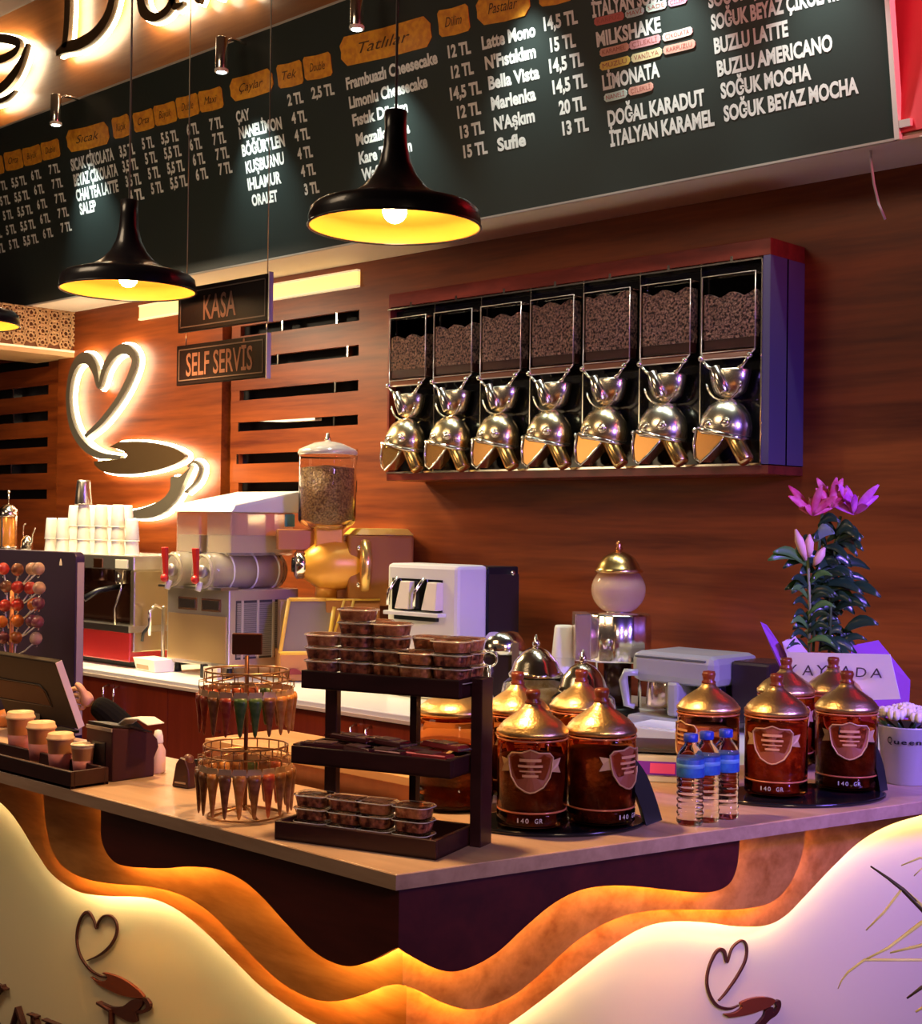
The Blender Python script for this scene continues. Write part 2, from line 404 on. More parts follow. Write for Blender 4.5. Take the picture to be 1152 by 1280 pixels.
def btxt(s, x0, y0, x1, y1, h, m=None, bold=.042, name='lettering', lift=.0015):
    p0 = onb(x0, y0); p1 = onb(x1, y1); d = Vector(bq(0, 1, 0)) - Vector(bq(0, 0, 0))
    mm = (p1 - p0).length / math.hypot(x1 - x0, y1 - y0)
    # cap height from the vertical scale at this place
    q = onb(x0 + .13 * -h, y0 - h); hh = abs(q.z - p0.z - (p0.z - p0.z)) / BU.z
    put_text(s, p0, p1, d * hh, m or WTXT, board, OUTB, bold=bold, lift=lift, name=name)
def z0s(L, ox, oy, sc):                       # text rows given in zoomed crops
    for (s, x0, y0, x1, y1, h) in L: btxt(s, ox + x0/sc, oy + y0/sc, ox + x1/sc, oy + y1/sc, h/sc)
z0s([("ÇAY", 812, 420, 858, 408, 36), ("NANELİMON", 822, 476, 968, 440, 38), ("BÖĞÜRTLEN", 832, 536, 978, 500, 38), ("KUŞBURNU", 845, 594, 976, 560, 38), ("IHLAMUR", 852, 652, 966, 626, 38), ("ORALET", 866, 706, 954, 688, 36),
     ("2 TL", 988, 362, 1042, 350, 36), ("2,5 TL", 1070, 338, 1148, 322, 36), ("4 TL", 1002, 424, 1054, 414, 36), ("4 TL", 1012, 484, 1064, 474, 36), ("4 TL", 1022, 546, 1074, 536, 36), ("4 TL", 1034, 606, 1084, 596, 36), ("3 TL", 1046, 668, 1096, 658, 36),
     ("SICAK ÇİKOLATA", 246, 586, 392, 546, 38), ("BEYAZ ÇİKOLATA", 256, 638, 406, 600, 38), ("CHAI TEA LATTE", 264, 690, 408, 655, 38), ("SALEP", 276, 736, 332, 722, 36)], 0, 0, 2.743)
for c, (t, x, y, wd, yr) in enumerate((("3,5 TL", 368, 503, 100, 22), ("5 TL", 515, 452, 78, 16), ("5,5 TL", 640, 418, 112, 24), ("6 TL", 808, 362, 78, 16), ("7 TL", 958, 326, 86, 18))):
    for r in range(4): z0s([(t if not (c == 0 and r == 3) else "4 TL", x + 20*r, y + 98*r, x + wd + 20*r, y - yr + 98*r, 68)], 80, 100, 5.236)
for c, (t, x, y, wd, yr) in enumerate((("7 TL", 468, 508, 100, 20), ("6 TL", 300, 565, 92, 20), ("5,5 TL", 115, 632, 140, 30), ("5 TL", -20, 668, 92, 20), ("3,5 TL", -210, 720, 150, 30))):
    for r in range(5): z0s([(t, x + 28*r, y + 137*r, x + wd + 28*r, y - yr + 137*r, 80)], 0, 150, 7.53)
z0s([("Frambuazlı Cheesecake", 154, 322, 482, 226, 40), ("Limonlu Cheesecake", 165, 390, 446, 312, 40), ("Fıstık Dürüm", 177, 454, 375, 402, 40), ("Mozaik Pasta", 190, 524, 382, 476, 40), ("Kare Trileçen", 200, 590, 390, 542, 40), ("Waffle", 210, 650, 300, 628, 40),
     ("12 TL", 520, 208, 602, 190, 42), ("12 TL", 532, 282, 612, 264, 42), ("14,5 TL", 528, 360, 640, 334, 42), ("12 TL", 554, 426, 638, 408, 42), ("13 TL", 564, 498, 650, 478, 42), ("15 TL", 576, 568, 662, 550, 42),
     ("Latte Mono", 642, 178, 835, 128, 44), ("N'Fıstıklım", 654, 250, 836, 205, 44), ("Bella Vista", 666, 322, 849, 280, 44), ("Marlenka", 676, 396, 836, 358, 44), ("N'Aşkım", 686, 470, 832, 436, 44), ("Sufle", 698, 544, 800, 522, 44),
     ("14,5 TL", 865, 110, 986, 82, 46), ("15 TL", 888, 186, 980, 166, 46), ("14,5 TL", 885, 262, 1008, 234, 46), ("14,5 TL", 897, 338, 1020, 310, 46), ("20 TL", 920, 412, 1016, 392, 46), ("13 TL", 932, 486, 1026, 468, 46)], 380, 0, 2.88)
z0s([("İTALYAN SODA", 55, 58, 300, 0, 46), ("MILKSHAKE", 70, 156, 284, 104, 46), ("LİMONATA", 90, 300, 280, 254, 46), ("DOĞAL KARADUT", 108, 420, 430, 348, 48), ("İTALYAN KARAMEL", 115, 488, 462, 416, 48),
     ("SOĞUK ÇİKOLATA", 442, 26, 790, -60, 48), ("SOĞUK BEYAZ ÇİKOLATA", 452, 100, 900, -8, 48), ("BUZLU LATTE", 462, 178, 708, 118, 48), ("BUZLU AMERICANO", 472, 254, 856, 166, 48), ("SOĞUK MOCHA", 484, 328, 784, 262, 48), ("SOĞUK BEYAZ MOCHA", 494, 404, 942, 308, 48)], 720, 0, 2.667)
# orange badges and coloured flavour tags
def badge(x0, x1, yb0, yb1, h, m, name='badge', cut=.12, ink=None, label=None):
    """bottom edge (x0,yb0)-(x1,yb1), h px tall"""
    p0 = onb(x0, yb0); p1 = onb(x1, yb1); hh = (onb(x0 - .13*h, yb0 - h).z - p0.z) / BU.z; L = (p1 - p0).length; u = (p1 - p0).normalized(); d = Vector(bq(0, 1, 0)) - Vector(bq(0, 0, 0))
    c = cut * hh
    poly = [(c, 0), (L*.5, -.04*hh), (L - c, 0), (L, c), (L*.995, hh*.5), (L, hh - c), (L - c, hh), (L*.5, hh*.96), (c, hh), (0, hh - c), (L*.01, hh*.5), (0, c)]
    o = MB().prism(poly, lambda a, b, t: p0 + u*a + d*b + OUTB*t, .0005, .004).build(name, m, board)
    if label: o['label'] = label
    if ink:
        k = p0 + u*L*.22 + d*hh*.32 + OUTB*.004; put_text(ink, k, k + u*L*.56, d*hh*.36, INK, board, OUTB, bold=.0, lift=.001, shear=.4)
for (x0, x1, y0, y1, h, t) in ((-34,-14,232,226,22,'Tek'),(-12,6,220,216,22,'Orta'),(8,30,214,209,23,'Orta'),(31,53,208,202,22,'Büyük'),(54,76,201,195,22,'Duble'),(143,164,174,168,26,'Küçük'),(169,194,166,159,24,'Orta'),(195,222,158,151,25,'Büyük'),(223,250,149,142,26,'Duble'),(251,280,141,134,26,'Maxi'),(349,380,111,104,29,'Tek'),(382,416,101,94,29,'Double'),(550,588,47,38,33,'Dilim'),(675,716,9,0,34,'Dilim')):
    badge(x0, x1, y0, y1, h, ORNG, ink=t)
for (x0, x1, y0, y1, h, t) in ((86,138,191,179,27,'Sıcak'),(290,343,128,113,28,'Çaylar'),(428,541,84,57,36,'Tatlılar'),(598,664,33,18,36,'Pastalar')):
    badge(x0, x1, y0, y1, h, ORNG, cut=.28, ink=t)
TAGC = [mat('tag_red', (.62, .16, .14), .5), mat('tag_ice', (.62, .78, .80), .5), mat('tag_mint', (.66, .80, .74), .5), mat('tag_pink', (.70, .35, .52), .5), mat('tag_orange', (.78, .42, .32), .5), mat('tag_rose', (.78, .38, .42), .5), mat('tag_white', (.80, .66, .62), .5), mat('tag_yellow', (.85, .66, .16), .5), mat('tag_straw', (.82, .72, .42), .5), mat('tag_salmon', (.80, .42, .34), .5)]
for (x0, y0, x1, y1, h, c, t) in ((135,190,348,140,58,0,'KARPUZ'),(358,135,492,100,55,1,'MAVİ'),(508,92,655,56,56,2,'SADE'),(668,52,800,20,55,3,'ÇİLEK'),(175,412,384,362,56,4,'KARAMEL'),(388,360,612,305,58,5,'ÇİLEKLİ'),(626,302,842,248,58,6,'ÇİKOLATA'),(176,512,392,460,60,7,'MUZLU'),(402,455,622,400,60,8,'VANİLYA'),(632,397,862,342,60,9,'KARPUZLU'),(207,738,370,698,58,2,'NANELİ'),(382,692,558,648,58,9,'ÇİLEKLİ')):
    a, b, c_, d_ = 720 + x0/5.76, y0/5.76, 720 + x1/5.76, y1/5.76
    p0 = onb(a, b); p1 = onb(c_, d_); u = (p1-p0).normalized(); L = (p1-p0).length; dd = Vector(bq(0,1,0)) - Vector(bq(0,0,0)); hh = (onb(a - .13*h/5.76, b - h/5.76).z - p0.z)/BU.z
    badge(a, c_, b, d_, h/5.76, TAGC[c], 'flavour_tag', .3)
    k = p0 + u*L*.1 + dd*hh*.22 + OUTB*.004; put_text(t, k, k + u*L*.8, dd*hh*.55, mat('tag_ink', (.45, .12, .10), .6), board, OUTB, bold=.0, lift=.001)
# cable hanging below the board
c0 = sz(1089, 178, DF); mb = MB()
mb.tube([W(*[sz(x, y, DF + .05)[0], DF + .05, sz(x, y, DF + .05)[1]]) for x, y in ((1088, 178), (1088, 200), (1092, 230), (1098, 255), (1106, 274))], .005, 6)
tag(mb.build('loose_cable', mat('cable_grey', (.55, .5, .55), .5)), 'grey loose cable end dangling under the right end of the menu board', 'cable')

# three picture-light spots on the top edge of the board
for i, (px, py, nm) in enumerate(((70, 137, 'leftmost'), (277, 68, 'middle'), (446, 12, 'right hand'))):
    dsp = DT - .14
    p = on_d(px, py, dsp)
    t = thing('spotlight', 'small chrome cylinder spotlight over the menu board, %s of the three' % nm, 'spotlight', p, THW, 'spotlights along the top of the menu board')
    MB().lathe([(.028, -.085), (.030, -.08), (.030, .08), (.024, .085)], seg=16).build('housing', CHROME, t)
    MB().lathe([(.031, -.088), (.034, -.086), (.034, -.074), (.031, -.072)], seg=16).build('front_ring', WHITE, t)
    MB().lathe([(.024, -.0895), (.024, -.088)], seg=12).build('lens', mat('spot_lens', (1, 1, 1), emis=(.9, 1, .95), es=12), t)
    MB().tube([(0, 0, .05), (0, .06, .09), (0, .16, .09)], .008, 6).build('arm', CHROME, t)
    l = light('SPOT', 'spot_beam', p + Vector((0, 0, -.095)), 60, (.82, 1, .93), .02, p + Vector((0, 0, -1)) + N * .30, angle=1.15, blend=.9)
# more of the same row to the right, above the frame, keep lighting the board
for px in (620, 800, 985):
    p = on_d(px, -60 - (px - 620) * .28, DT - .14)
    light('SPOT', 'spot_beam', p, 52, (.88, 1, .92), .02, p + Vector((0, 0, -1)) + N * .26, angle=1.15, blend=.9)

# ------------------------------------------------------------------ illuminated sign on the fascia: cup emblem and letters
def halo_shape(par, strokes, d, name, face, px_w=None, halo=HALO, grow=.009, depth=.03, off=.035):
    """strokes: list of (points px, half widths px). Face plate in front of a glowing acrylic back"""
    for pts, ws in strokes:
        c = spline(pts, 5); n = len(c)
        wl = ws if isinstance(ws, (list, tuple)) else [ws] * len(pts)
        wi = [x[0] for x in spline([(q,) for q in wl], 5)]
        P = [sz(x, y, d) for x, y in c]
        sc = [(Vector(on_d(x, y, d)) - EYE).length / F for x, y in c]
        wm = [max(a * b, .004) for a, b in zip(wi, sc)]
        m1 = MB(); rib_mesh(m1, P, [x + grow for x in wm], lambda u, v, t: (u, t, v), d, d + off - .012); m1.build('glow_back', halo, par)
        m2 = MB(); rib_mesh(m2, P, wm, lambda u, v, t: (u, t, v), d - depth, d - .001); m2.build(name, face, par)
DSG = DF - .06
sign = thing('channel_letters', 'back-lit bronze capital letter and following letters on the wood fascia', 'sign', (0, 0, 0), THW)
def z1(L): return [(x/3.84, y/3.84) for x, y in L]
halo_shape(sign, [(z1([(350, -190), (345, -60), (343, 60), (335, 180), (325, 235)]), 6),
                  (z1([(290, 262), (330, 235), (400, 215), (470, 170), (530, 90), (560, -10), (555, -110), (500, -190), (400, -200), (300, -185)]), [3, 6, 7, 7, 7, 7, 7, 6, 5, 3]),
                  (z1([(700, -80), (695, 0), (710, 60), (755, 90), (810, 65), (845, 10), (850, -60)]), [6, 7, 7, 5, 5, 6, 6]),
                  (z1([(850, -90), (850, 0), (862, 38), (900, 20)]), [5, 6, 4, 2]),
                  (z1([(960, -90), (965, -10), (980, 12)]), [5, 5, 3]), (z1([(1050, -110), (1055, -30), (1075, -18)]), [5, 5, 3]), (z1([(1160, -140), (1165, -60), (1190, -40)]), [5, 5, 3])], DSG, 'letter', BRONZE)
emb = thing('cup_emblem', 'back-lit cup emblem on the fascia at the top left corner', 'sign', (0, 0, 0), THW)
halo_shape(emb, [(z1([(-160, 215), (-60, 190), (40, 190), (105, 212), (90, 255), (20, 290), (-80, 300), (-170, 270)]), 5),
                 (z1([(150, 215), (120, 300), (80, 370), (20, 430), (-60, 460)]), [2, 5, 7, 6, 3]),
                 (z1([(90, 440), (40, 480), (-40, 505)]), [1, 3, 3])], DSG, 'emblem_line', BRONZE)
# cup sign on the wall panel
cup = thing('heart_cup_sign', 'back-lit heart and steaming cup sign on the central wood panel', 'sign', (0, 0, 0), THW)
def z2(L): return [(x/2.504, 340 + y/2.504) for x, y in L]
DCU = DW - .075
halo_shape(cup, [(z2([(278, 515), (330, 468), (385, 395), (422, 320), (432, 270), (405, 242), (370, 255), (340, 300), (322, 360), (308, 305), (285, 272), (255, 280), (232, 330), (225, 410), (240, 490), (275, 545), (325, 575), (390, 580)]), [2.5, 4, 4.5, 5, 5, 6, 6, 5, 3, 6, 7, 6, 4.5, 4, 5, 5, 4, 2]),
                 (z2([(590, 690), (625, 655), (638, 615), (620, 594), (600, 610)]), [1, 1.6, 1.8, 1.6, 1.2])], DCU, 'sign_line', mat('sign_grey', (.12, .10, .07), .45, .2), grow=.012)
def halo_poly(par, pts, d, name, face, grow=.012, halo=HALO):
    P = [sz(x, y, d) for x, y in pts]; cx = sum(p[0] for p in P)/len(P); cz = sum(p[1] for p in P)/len(P)
    # outward offset of the closed outline
    n = len(P); area = sum(P[i][0]*P[(i+1)%n][1]-P[(i+1)%n][0]*P[i][1] for i in range(n)); sg = 1 if area > 0 else -1; G = []
    for i in range(n):
        a = P[i-1]; b = P[(i+1) % n]; tx, ty = b[0]-a[0], b[1]-a[1]; l = math.hypot(tx, ty) or 1; G.append((P[i][0] + sg*ty/l*grow, P[i][1] - sg*tx/l*grow))
    MB().prism(G, lambda u, v, t: (u, t, v), d, d + .022).build('glow_back', halo, par)
    MB().prism(P, lambda u, v, t: (u, t, v), d - .03, d - .001).build(name, face, par)
SGL = mat('sign_liquid', (.09, .05, .02), .4, .2)
halo_poly(cup, z2(spline([(355, 548), (400, 562), (405, 582), (320, 592), (308, 600), (335, 625), (400, 634), (480, 626), (555, 604), (592, 580), (570, 558), (520, 541), (450, 531), (385, 533)], 3)), DCU, 'coffee_face', SGL)
halo_poly(cup, z2(spline([(612, 606), (575, 640), (548, 642), (545, 680), (515, 715), (450, 742), (395, 752), (395, 766), (470, 772), (530, 750), (570, 700), (592, 650)], 3)), DCU, 'saucer_face', mat('sign_grey'), grow=.012)

# ------------------------------------------------------------------ hanging KASA / SELF SERVİS signs
DK = 2.35
def hsign(x0, x1, yt0, yb0, yt1, yb1, txt, tx, label):
    a = sz(x0, yt0, DK); b = sz(x0, yb0, DK); c = sz(x1, yt1, DK); e = sz(x1, yb1, DK)
    zt = (a[1] + c[1]) / 2; zb_ = (b[1] + e[1]) / 2; s0 = a[0]; s1 = c[0]; wd = s1 - s0; h = zt - zb_
    t = thing('hanging_sign', label, 'sign', W((s0 + s1)/2, DK, zb_), THW, 'signs hanging over the till')
    MB().box(-wd/2, wd/2, -.006, .006, 0, h).build('panel', mat('sign_maroon', (.006, .002, .003), .6, spec=.15), t, .002)
    m = .012; fr = MB()
    for (xa, xb, za, zb2) in ((-wd/2+m, wd/2-m, m, m+.003), (-wd/2+m, wd/2-m, h-m-.003, h-m), (-wd/2+m, -wd/2+m+.003, m, h-m), (wd/2-m-.003, wd/2-m, m, h-m)): fr.box(xa, xb, -.0075, -.006, za, zb2)
    fr.build('border_line', mat('border_grey', (.09, .06, .055), .6), t)
    MB().box(wd/2, wd/2 + .004, -.007, .007, -.004, h + .004).build('edge_trim', WHITE, t)
    f0, f1, hb, ht = tx
    put_text(txt, (-wd/2 + wd*f0, 0, h*hb), (-wd/2 + wd*f1, 0, h*hb), (0, 0, h*(ht-hb)), mat('sign_letters', (.13, .055, .04), .7), t, (0, -1, 0), lift=.0075, bold=.012)
    return s0, s1, zb_, zt
a1 = hsign(225, 338, 359, 415, 345, 402, 'KASA', (.30, .66, .22, .76), 'dark hanging sign reading KASA, upper of the two')
a2 = hsign(223, 335, 431, 482, 420, 472, 'SELF SERVİS', (.12, .86, .22, .78), 'dark hanging sign reading SELF SERVİS, lower of the two')
for f, nm in ((.08, 'left'), (.97, 'right')):
    s = a1[0] + (a1[1]-a1[0])*f
    tag(MB().tube([W(s, DK, a1[3]), W(s, DK, CEIL)], .0016, 5).tube([W(s, DK, a2[3]), W(s, DK, a1[2])], .0016, 5).build('hanging_wire', STEEL), 'thin %s wire holding the two hanging signs' % nm, 'wire')

# ------------------------------------------------------------------ pendant lamps
PR = .182
prof = [(.018, .292), (.024, .290), (.0235, .25), (.026, .215), (.034, .180), (.048, .152), (.072, .125), (.104, .106), (.140, .096), (.168, .088), (.179, .078), (PR, .062), (PR, .045)]
inner = [(PR - .003, .046), (.176, .072), (.16, .084), (.10, .098), (.05, .13), (.001, .14)]
SHOUT = mat('lamp_black', (.016, .014, .018), .28, coat=.4)
SHIN = mat('lamp_gold_inside', (.92, .40, .05), .45, .1)
pend = []
def pendant(loc, label):
    t = thing('pendant_lamp', label, 'lamp', loc, 0, 'black flared pendant lamps over the counter')
    z = -.045
    vs = MB(); seg = 48
    vs.lathe([(r, zz + z) for r, zz in prof], seg=seg)
    vs.f = [f for f in vs.f if len(f) == 4]; vs.sm = [True]*len(vs.f)
    vs.build('shade', SHOUT, t)
    iv = MB(); iv.lathe([(r, zz + z) for r, zz in inner], seg=seg); iv.f = [f for f in iv.f if len(f) == 4]; iv.sm = [True]*len(iv.f); iv.build('shade_lining', SHIN, t)
    MB().tube([(PR*math.cos(2*PI*k/48), PR*math.sin(2*PI*k/48), 0) for k in range(48)], .003, 6, True).build('rim', SHOUT, t)
    MB().ball((0, 0, .034), .026).lathe([(.014, .045), (.014, .09)]).build('bulb', mat('bulb_glow', (1, .9, .7), emis=(1, .70, .34), es=110), t)
    light('SPOT', 'lamp_beam', Vector(loc) + Vector((0, 0, -.014)), 80, (1, .58, .22), .05, Vector(loc) + Vector((0, 0, -1)), angle=2.2, blend=1.)
    MB().tube([(0, 0, .24), (0, 0, CEIL - loc[2])], .0028, 6).build('cord', mat('cord_grey', (.40, .36, .36), .5), t)
    return t
p = on_z(493, 284, 2.285); pendant(p, 'black flared pendant lamp nearest the middle, in front of the dessert prices')
p = on_z(160, 363, 2.285); pendant(p, 'black flared pendant lamp at the left, beside the KASA sign')
p = on_z(-49, 405, 2.285); pendant(p, 'black flared pendant lamp cut off by the left edge, only its rim in view')
# ------------------------------------------------------------------ front counter
OVH = .03
LL, LR = 3.4, 2.55                          # arm lengths
def inter(dn, de):                          # point with N.P=dn, M_.P=de
    det = N.x*M_.y - N.y*M_.x
    return Vector(((dn*M_.y - N.y*de)/det, (N.x*de - dn*M_.x)/det, 0))
cnt = thing('bar_counter', 'corner bar counter with laminate top and glowing wave shaped front panels', 'counter', (0, 0, 0), 0)
CT = .028
pc = [C0.xy.to_3d(), (C0 + V*LR).xy.to_3d(), (C0 + V*LR + M_*.56).xy.to_3d(), inter(DC + .42, EC + .56), (C0 - A*LL + N*.42).xy.to_3d(), (C0 - A*LL).xy.to_3d()]
MB().prism([(p.x, p.y) for p in pc], lambda u, v, t: (u, v, t), ZT - CT + .003, ZT).build('counter_top', TOPW, cnt, .002)
# edge band, one strip per arm
MB().hexa([p.lerp(p, 0) + Vector((0, 0, z)) for z in (ZT-CT, ZT-.0015) for p in (C0.xy.to_3d()-A*LL-N*.002, inter(DC-.002, EC-.002), inter(DC+.02, EC+.02), C0.xy.to_3d()-A*LL+N*.02)]).build('edge_band', EDGEW, cnt)
MB().hexa([p + Vector((0, 0, z)) for z in (ZT-CT, ZT-.0015) for p in (inter(DC-.002, EC-.002), C0.xy.to_3d()+V*LR-M_*.002, C0.xy.to_3d()+V*LR+M_*.02, inter(DC+.02, EC+.02))]).build('edge_band', EDGEW, cnt)
E1L = [(127, 1008), (126, 1023), (127, 1051), (138, 1073), (156, 1082.5), (201, 1085.5), (237, 1083.5), (272, 1087), (302, 1100), (327, 1121), (357, 1154), (388, 1186), (413, 1202), (438, 1208), (463, 1201), (496, 1184)]
E1R = [(496, 1184), (522, 1200), (545, 1211), (566, 1214.5), (591, 1208), (622, 1190), (657, 1158), (688, 1132), (719, 1115), (750, 1108), (786, 1107.5), (827, 1111.5), (868, 1115.5), (894, 1114), (912, 1104), (921, 1083), (924, 1055)]
E2L = [(54, 990), (55, 1003), (58, 1035), (65.5, 1064), (80.6, 1085), (106, 1098.5), (141, 1105), (186, 1108.5), (227, 1119), (262, 1141), (297, 1176), (327, 1207), (352, 1229), (383, 1246), (413, 1252), (443, 1247), (473, 1235), (496, 1230)]
E2R = [(496, 1230), (520, 1237), (545, 1250), (566, 1258), (586, 1262), (611, 1258), (642, 1244), (673, 1219.5), (709, 1186), (740, 1163), (776, 1146), (817, 1138), (868, 1137), (920, 1137), (956, 1131), (976, 1119), (992, 1096), (1003, 1065), (1006, 1040)]
E3L = [(-160, 950), (-90, 958), (-40, 972), (0, 1003), (20, 1025), (45, 1065), (65, 1093), (96, 1114), (131, 1120), (181, 1122), (216, 1134), (252, 1161), (292, 1200), (327, 1234), (367, 1263), (400, 1282), (440, 1296), (470, 1292), (496, 1284)]
E3R = [(496, 1284), (530, 1292), (570, 1302), (605, 1296), (637, 1279), (673, 1253), (714, 1221), (755, 1189), (796, 1163), (832, 1152.5), (879, 1153), (920, 1158), (956, 1157), (981, 1145), (1007, 1119), (1038, 1086), (1074, 1052.5), (1110, 1032), (1152, 1019), (1200, 1010)]
ZU = ZT - CT - .002
def layer(k, EL, ER, m, led, off, zoff=0):
    dn, de = DC + off, EC + off
    cor = inter(dn, de); th = .018
    def fl(u, v, t): p = -A*(-u) + N*0; return cor + A*u + N*t + Vector((0, 0, v))
    def fr(u, v, t): return cor + V*u + M_*t + Vector((0, 0, v))
    for side, E, ax, nr, d0, fn in (('L', EL, A, N, dn, fl), ('R', ER, V, M_, de, fr)):
        c = spline(E, 5); P = []
        for x, y in c:
            q = hit(x, y, nr*d0, nr); P.append(((q - cor).dot(ax), q.z))
        P = [(u, z) for u, z in P if (u < -.004 if side == 'L' else u > .004)]
        cz = None
        q = hit(496, E[-1][1] if side == 'L' else E[0][1], nr*d0, nr); z0 = q.z
        P = (P + [(0, z0)]) if side == 'L' else ([(0, z0)] + P)
        P = [(u, min(z, ZU)) for u, z in P]
        # quads from the curve up to the underside of the top
        mb = MB(); n = len(P); vs = []
        for (u, z) in P: vs += [fn(u, z, 0), fn(u, z, th), fn(u, ZU, th), fn(u, ZU, 0)]
        fs = [(0, 1, 2, 3)[::-1], tuple(4*(n-1)+j for j in range(4))]
        for i in range(n-1):
            for j in range(4): fs.append((4*i+j, 4*i+(j+1)%4, 4*i+4+(j+1)%4, 4*i+4+j))
        mb.add(vs, fs); o = mb.build('wave_panel', m, cnt)
        bm = bmesh.new(); bm.from_mesh(o.data); bmesh.ops.recalc_face_normals(bm, faces=bm.faces); bm.to_mesh(o.data); bm.free()
        # LED strip behind the edge
        L = []
        for i, (u, z) in enumerate(P):
            a = P[max(i-1, 0)]; b = P[min(i+1, n-1)]; tx, tz = b[0]-a[0], b[1]-a[1]; l = math.hypot(tx, tz) or 1
            nx, nz = -tz/l, tx/l
            if nz < 0 or (abs(nz) < .15 and ((nx < 0) != (side == 'R') and False)): nx, nz = -nx, -nz
            uu, zz = u + nx*.010, z + nz*.010
            if zz < ZU - .012 and (uu < -.008 if side == 'L' else uu > .008): L.append(fn(uu, zz, th + .006))
        if led and len(L) > 2: MB().tube(L, .0032, 6).build('led_strip', led, cnt)
layer(0, E1L, E1R, wood('front_mahogany', (.035, .004, .004), (.075, .009, .008), .45, (1.4, 8, 10), 0), LED_Y, .030)
layer(1, E2L, E2R, BAND, LED_Y, .075)
layer(2, E3L, E3R, BAND, LED_C, .120)
# cream back panels to the floor
dn, de = DC + .165, EC + .165; cor = inter(dn, de)
lp = MB().hexa([cor - A*LL, cor, cor + (inter(dn+.02, de+.02)-cor), cor - A*LL + N*.02] + [x + Vector((0, 0, ZU)) for x in (cor - A*LL, cor, inter(dn+.02, de+.02), cor - A*LL + N*.02)]).build('cream_panel', CREAM, cnt)
rp = MB().hexa([cor, cor + V*LR, cor + V*LR + M_*.02, inter(dn+.02, de+.02)] + [x + Vector((0, 0, ZU)) for x in (cor, cor + V*LR, cor + V*LR + M_*.02, inter(dn+.02, de+.02))]).build('cream_panel', CREAM, cnt)
# staff side board under the top
MB().hexa([x + Vector((0, 0, z)) for z in (0, ZU) for x in ((inter(DC+.39, EC+.5)), (inter(DC+.39, EC+.5)) - A*(LL-.5), (inter(DC+.41, EC+.52)) - A*(LL-.5), inter(DC+.41, EC+.52))]).build('inner_board', REDDOOR, cnt)
MB().hexa([x + Vector((0, 0, z)) for z in (0, ZU) for x in ((inter(DC+.39, EC+.5)), (inter(DC+.39, EC+.5)) + V*(LR-.6), (inter(DC+.41, EC+.52)) + V*(LR-.6), inter(DC+.41, EC+.52))]).build('inner_board', REDDOOR, cnt)

# cup emblems on the cream panels
def emblem(strokes, polys, nr, d0, label):
    t = thing('cup_logo', label, 'sign', (0, 0, 0), 0)
    ax = A if nr is N else V
    def P(x, y): q = hit(x, y, nr*d0, nr); return (q.dot(ax), q.z)
    base = nr*d0
    def fn(u, v, tt): return ax*u + nr*(d0 + tt) + Vector((0, 0, v))
    for pts, ws in strokes:
        c = spline(pts, 5); wl = [x[0] for x in spline([(q,) for q in ws], 5)]
        Q = [P(*x) for x in c]; sc = 2.9/F
        rib_mesh(MB(), Q, [max(a*sc, .0012) for a in wl], fn, -.006, -.0005).build('logo_line', DKBR, t)
    for pts, m, nm in polys:
        Q = [P(*x) for x in spline(pts, 3)]
        MB().prism(Q, fn, -.008, -.0005).build(nm, m, t)
    return t
def z3(L): return [(x/4.43, 1110 + y/4.43) for x, y in L]
emblem([(z3([(490, 400), (560, 368), (620, 315), (652, 250), (652, 195), (625, 155), (585, 152), (555, 182), (540, 222), (524, 170), (493, 132), (460, 155), (438, 215), (432, 290), (452, 375), (500, 445), (555, 482), (598, 492)]), [.6, 1.4, 1.8, 1.8, 1.6, 1.2, 1.2, 1.2, 1.2, 1.6, 2.2, 1.6, 1.6, 1.6, 1.6, 1.4, 1.2, .5])],
       [(z3([(515, 488), (560, 512), (600, 508), (608, 488), (580, 465), (640, 478), (700, 505), (760, 545), (806, 592), (795, 606), (720, 598), (640, 572), (565, 535)]), LIQ, 'logo_coffee'),
        (z3([(562, 625), (600, 642), (640, 655), (695, 650), (745, 615), (800, 612), (800, 640), (785, 665), (768, 690), (770, 735), (735, 738), (690, 718), (630, 680)]), DKBR, 'logo_saucer'),
        (z3([(800, 612), (822, 606), (845, 638), (838, 672), (805, 690), (768, 688), (772, 676), (805, 672), (824, 652), (815, 628)]), DKBR, 'logo_handle')],
       N, DC + .165, 'brown heart and cup logo on the left cream front panel')
def z4(L): return [(850 + x/3.815, 1150 + y/3.815) for x, y in L]
emblem([(z4([(178, 382), (215, 340), (270, 260), (305, 190), (312, 130), (298, 98), (275, 100), (240, 135), (218, 200), (205, 150), (185, 138), (160, 160), (130, 230), (122, 300), (140, 365), (175, 408), (230, 420), (272, 405)]), [.5, 1.2, 1.5, 1.5, 1.4, 1.2, 1.2, 1.2, 1.2, 2.2, 2.2, 2.0, 1.5, 1.5, 1.8, 1.8, 1.4, .5])],
       [(z4([(202, 445), (250, 438), (285, 412), (280, 390), (340, 368), (400, 364), (440, 375), (430, 400), (380, 425), (300, 450), (225, 460)]), LIQ, 'logo_coffee'),
        (z4([(440, 385), (465, 378), (468, 410), (448, 448), (415, 472), (380, 510), (350, 540), (300, 560), (330, 520), (385, 460), (398, 425), (432, 412), (430, 440), (452, 410)]), DKBR, 'logo_saucer')],
       M_, EC + .165, 'brown heart and cup logo on the right cream front panel')
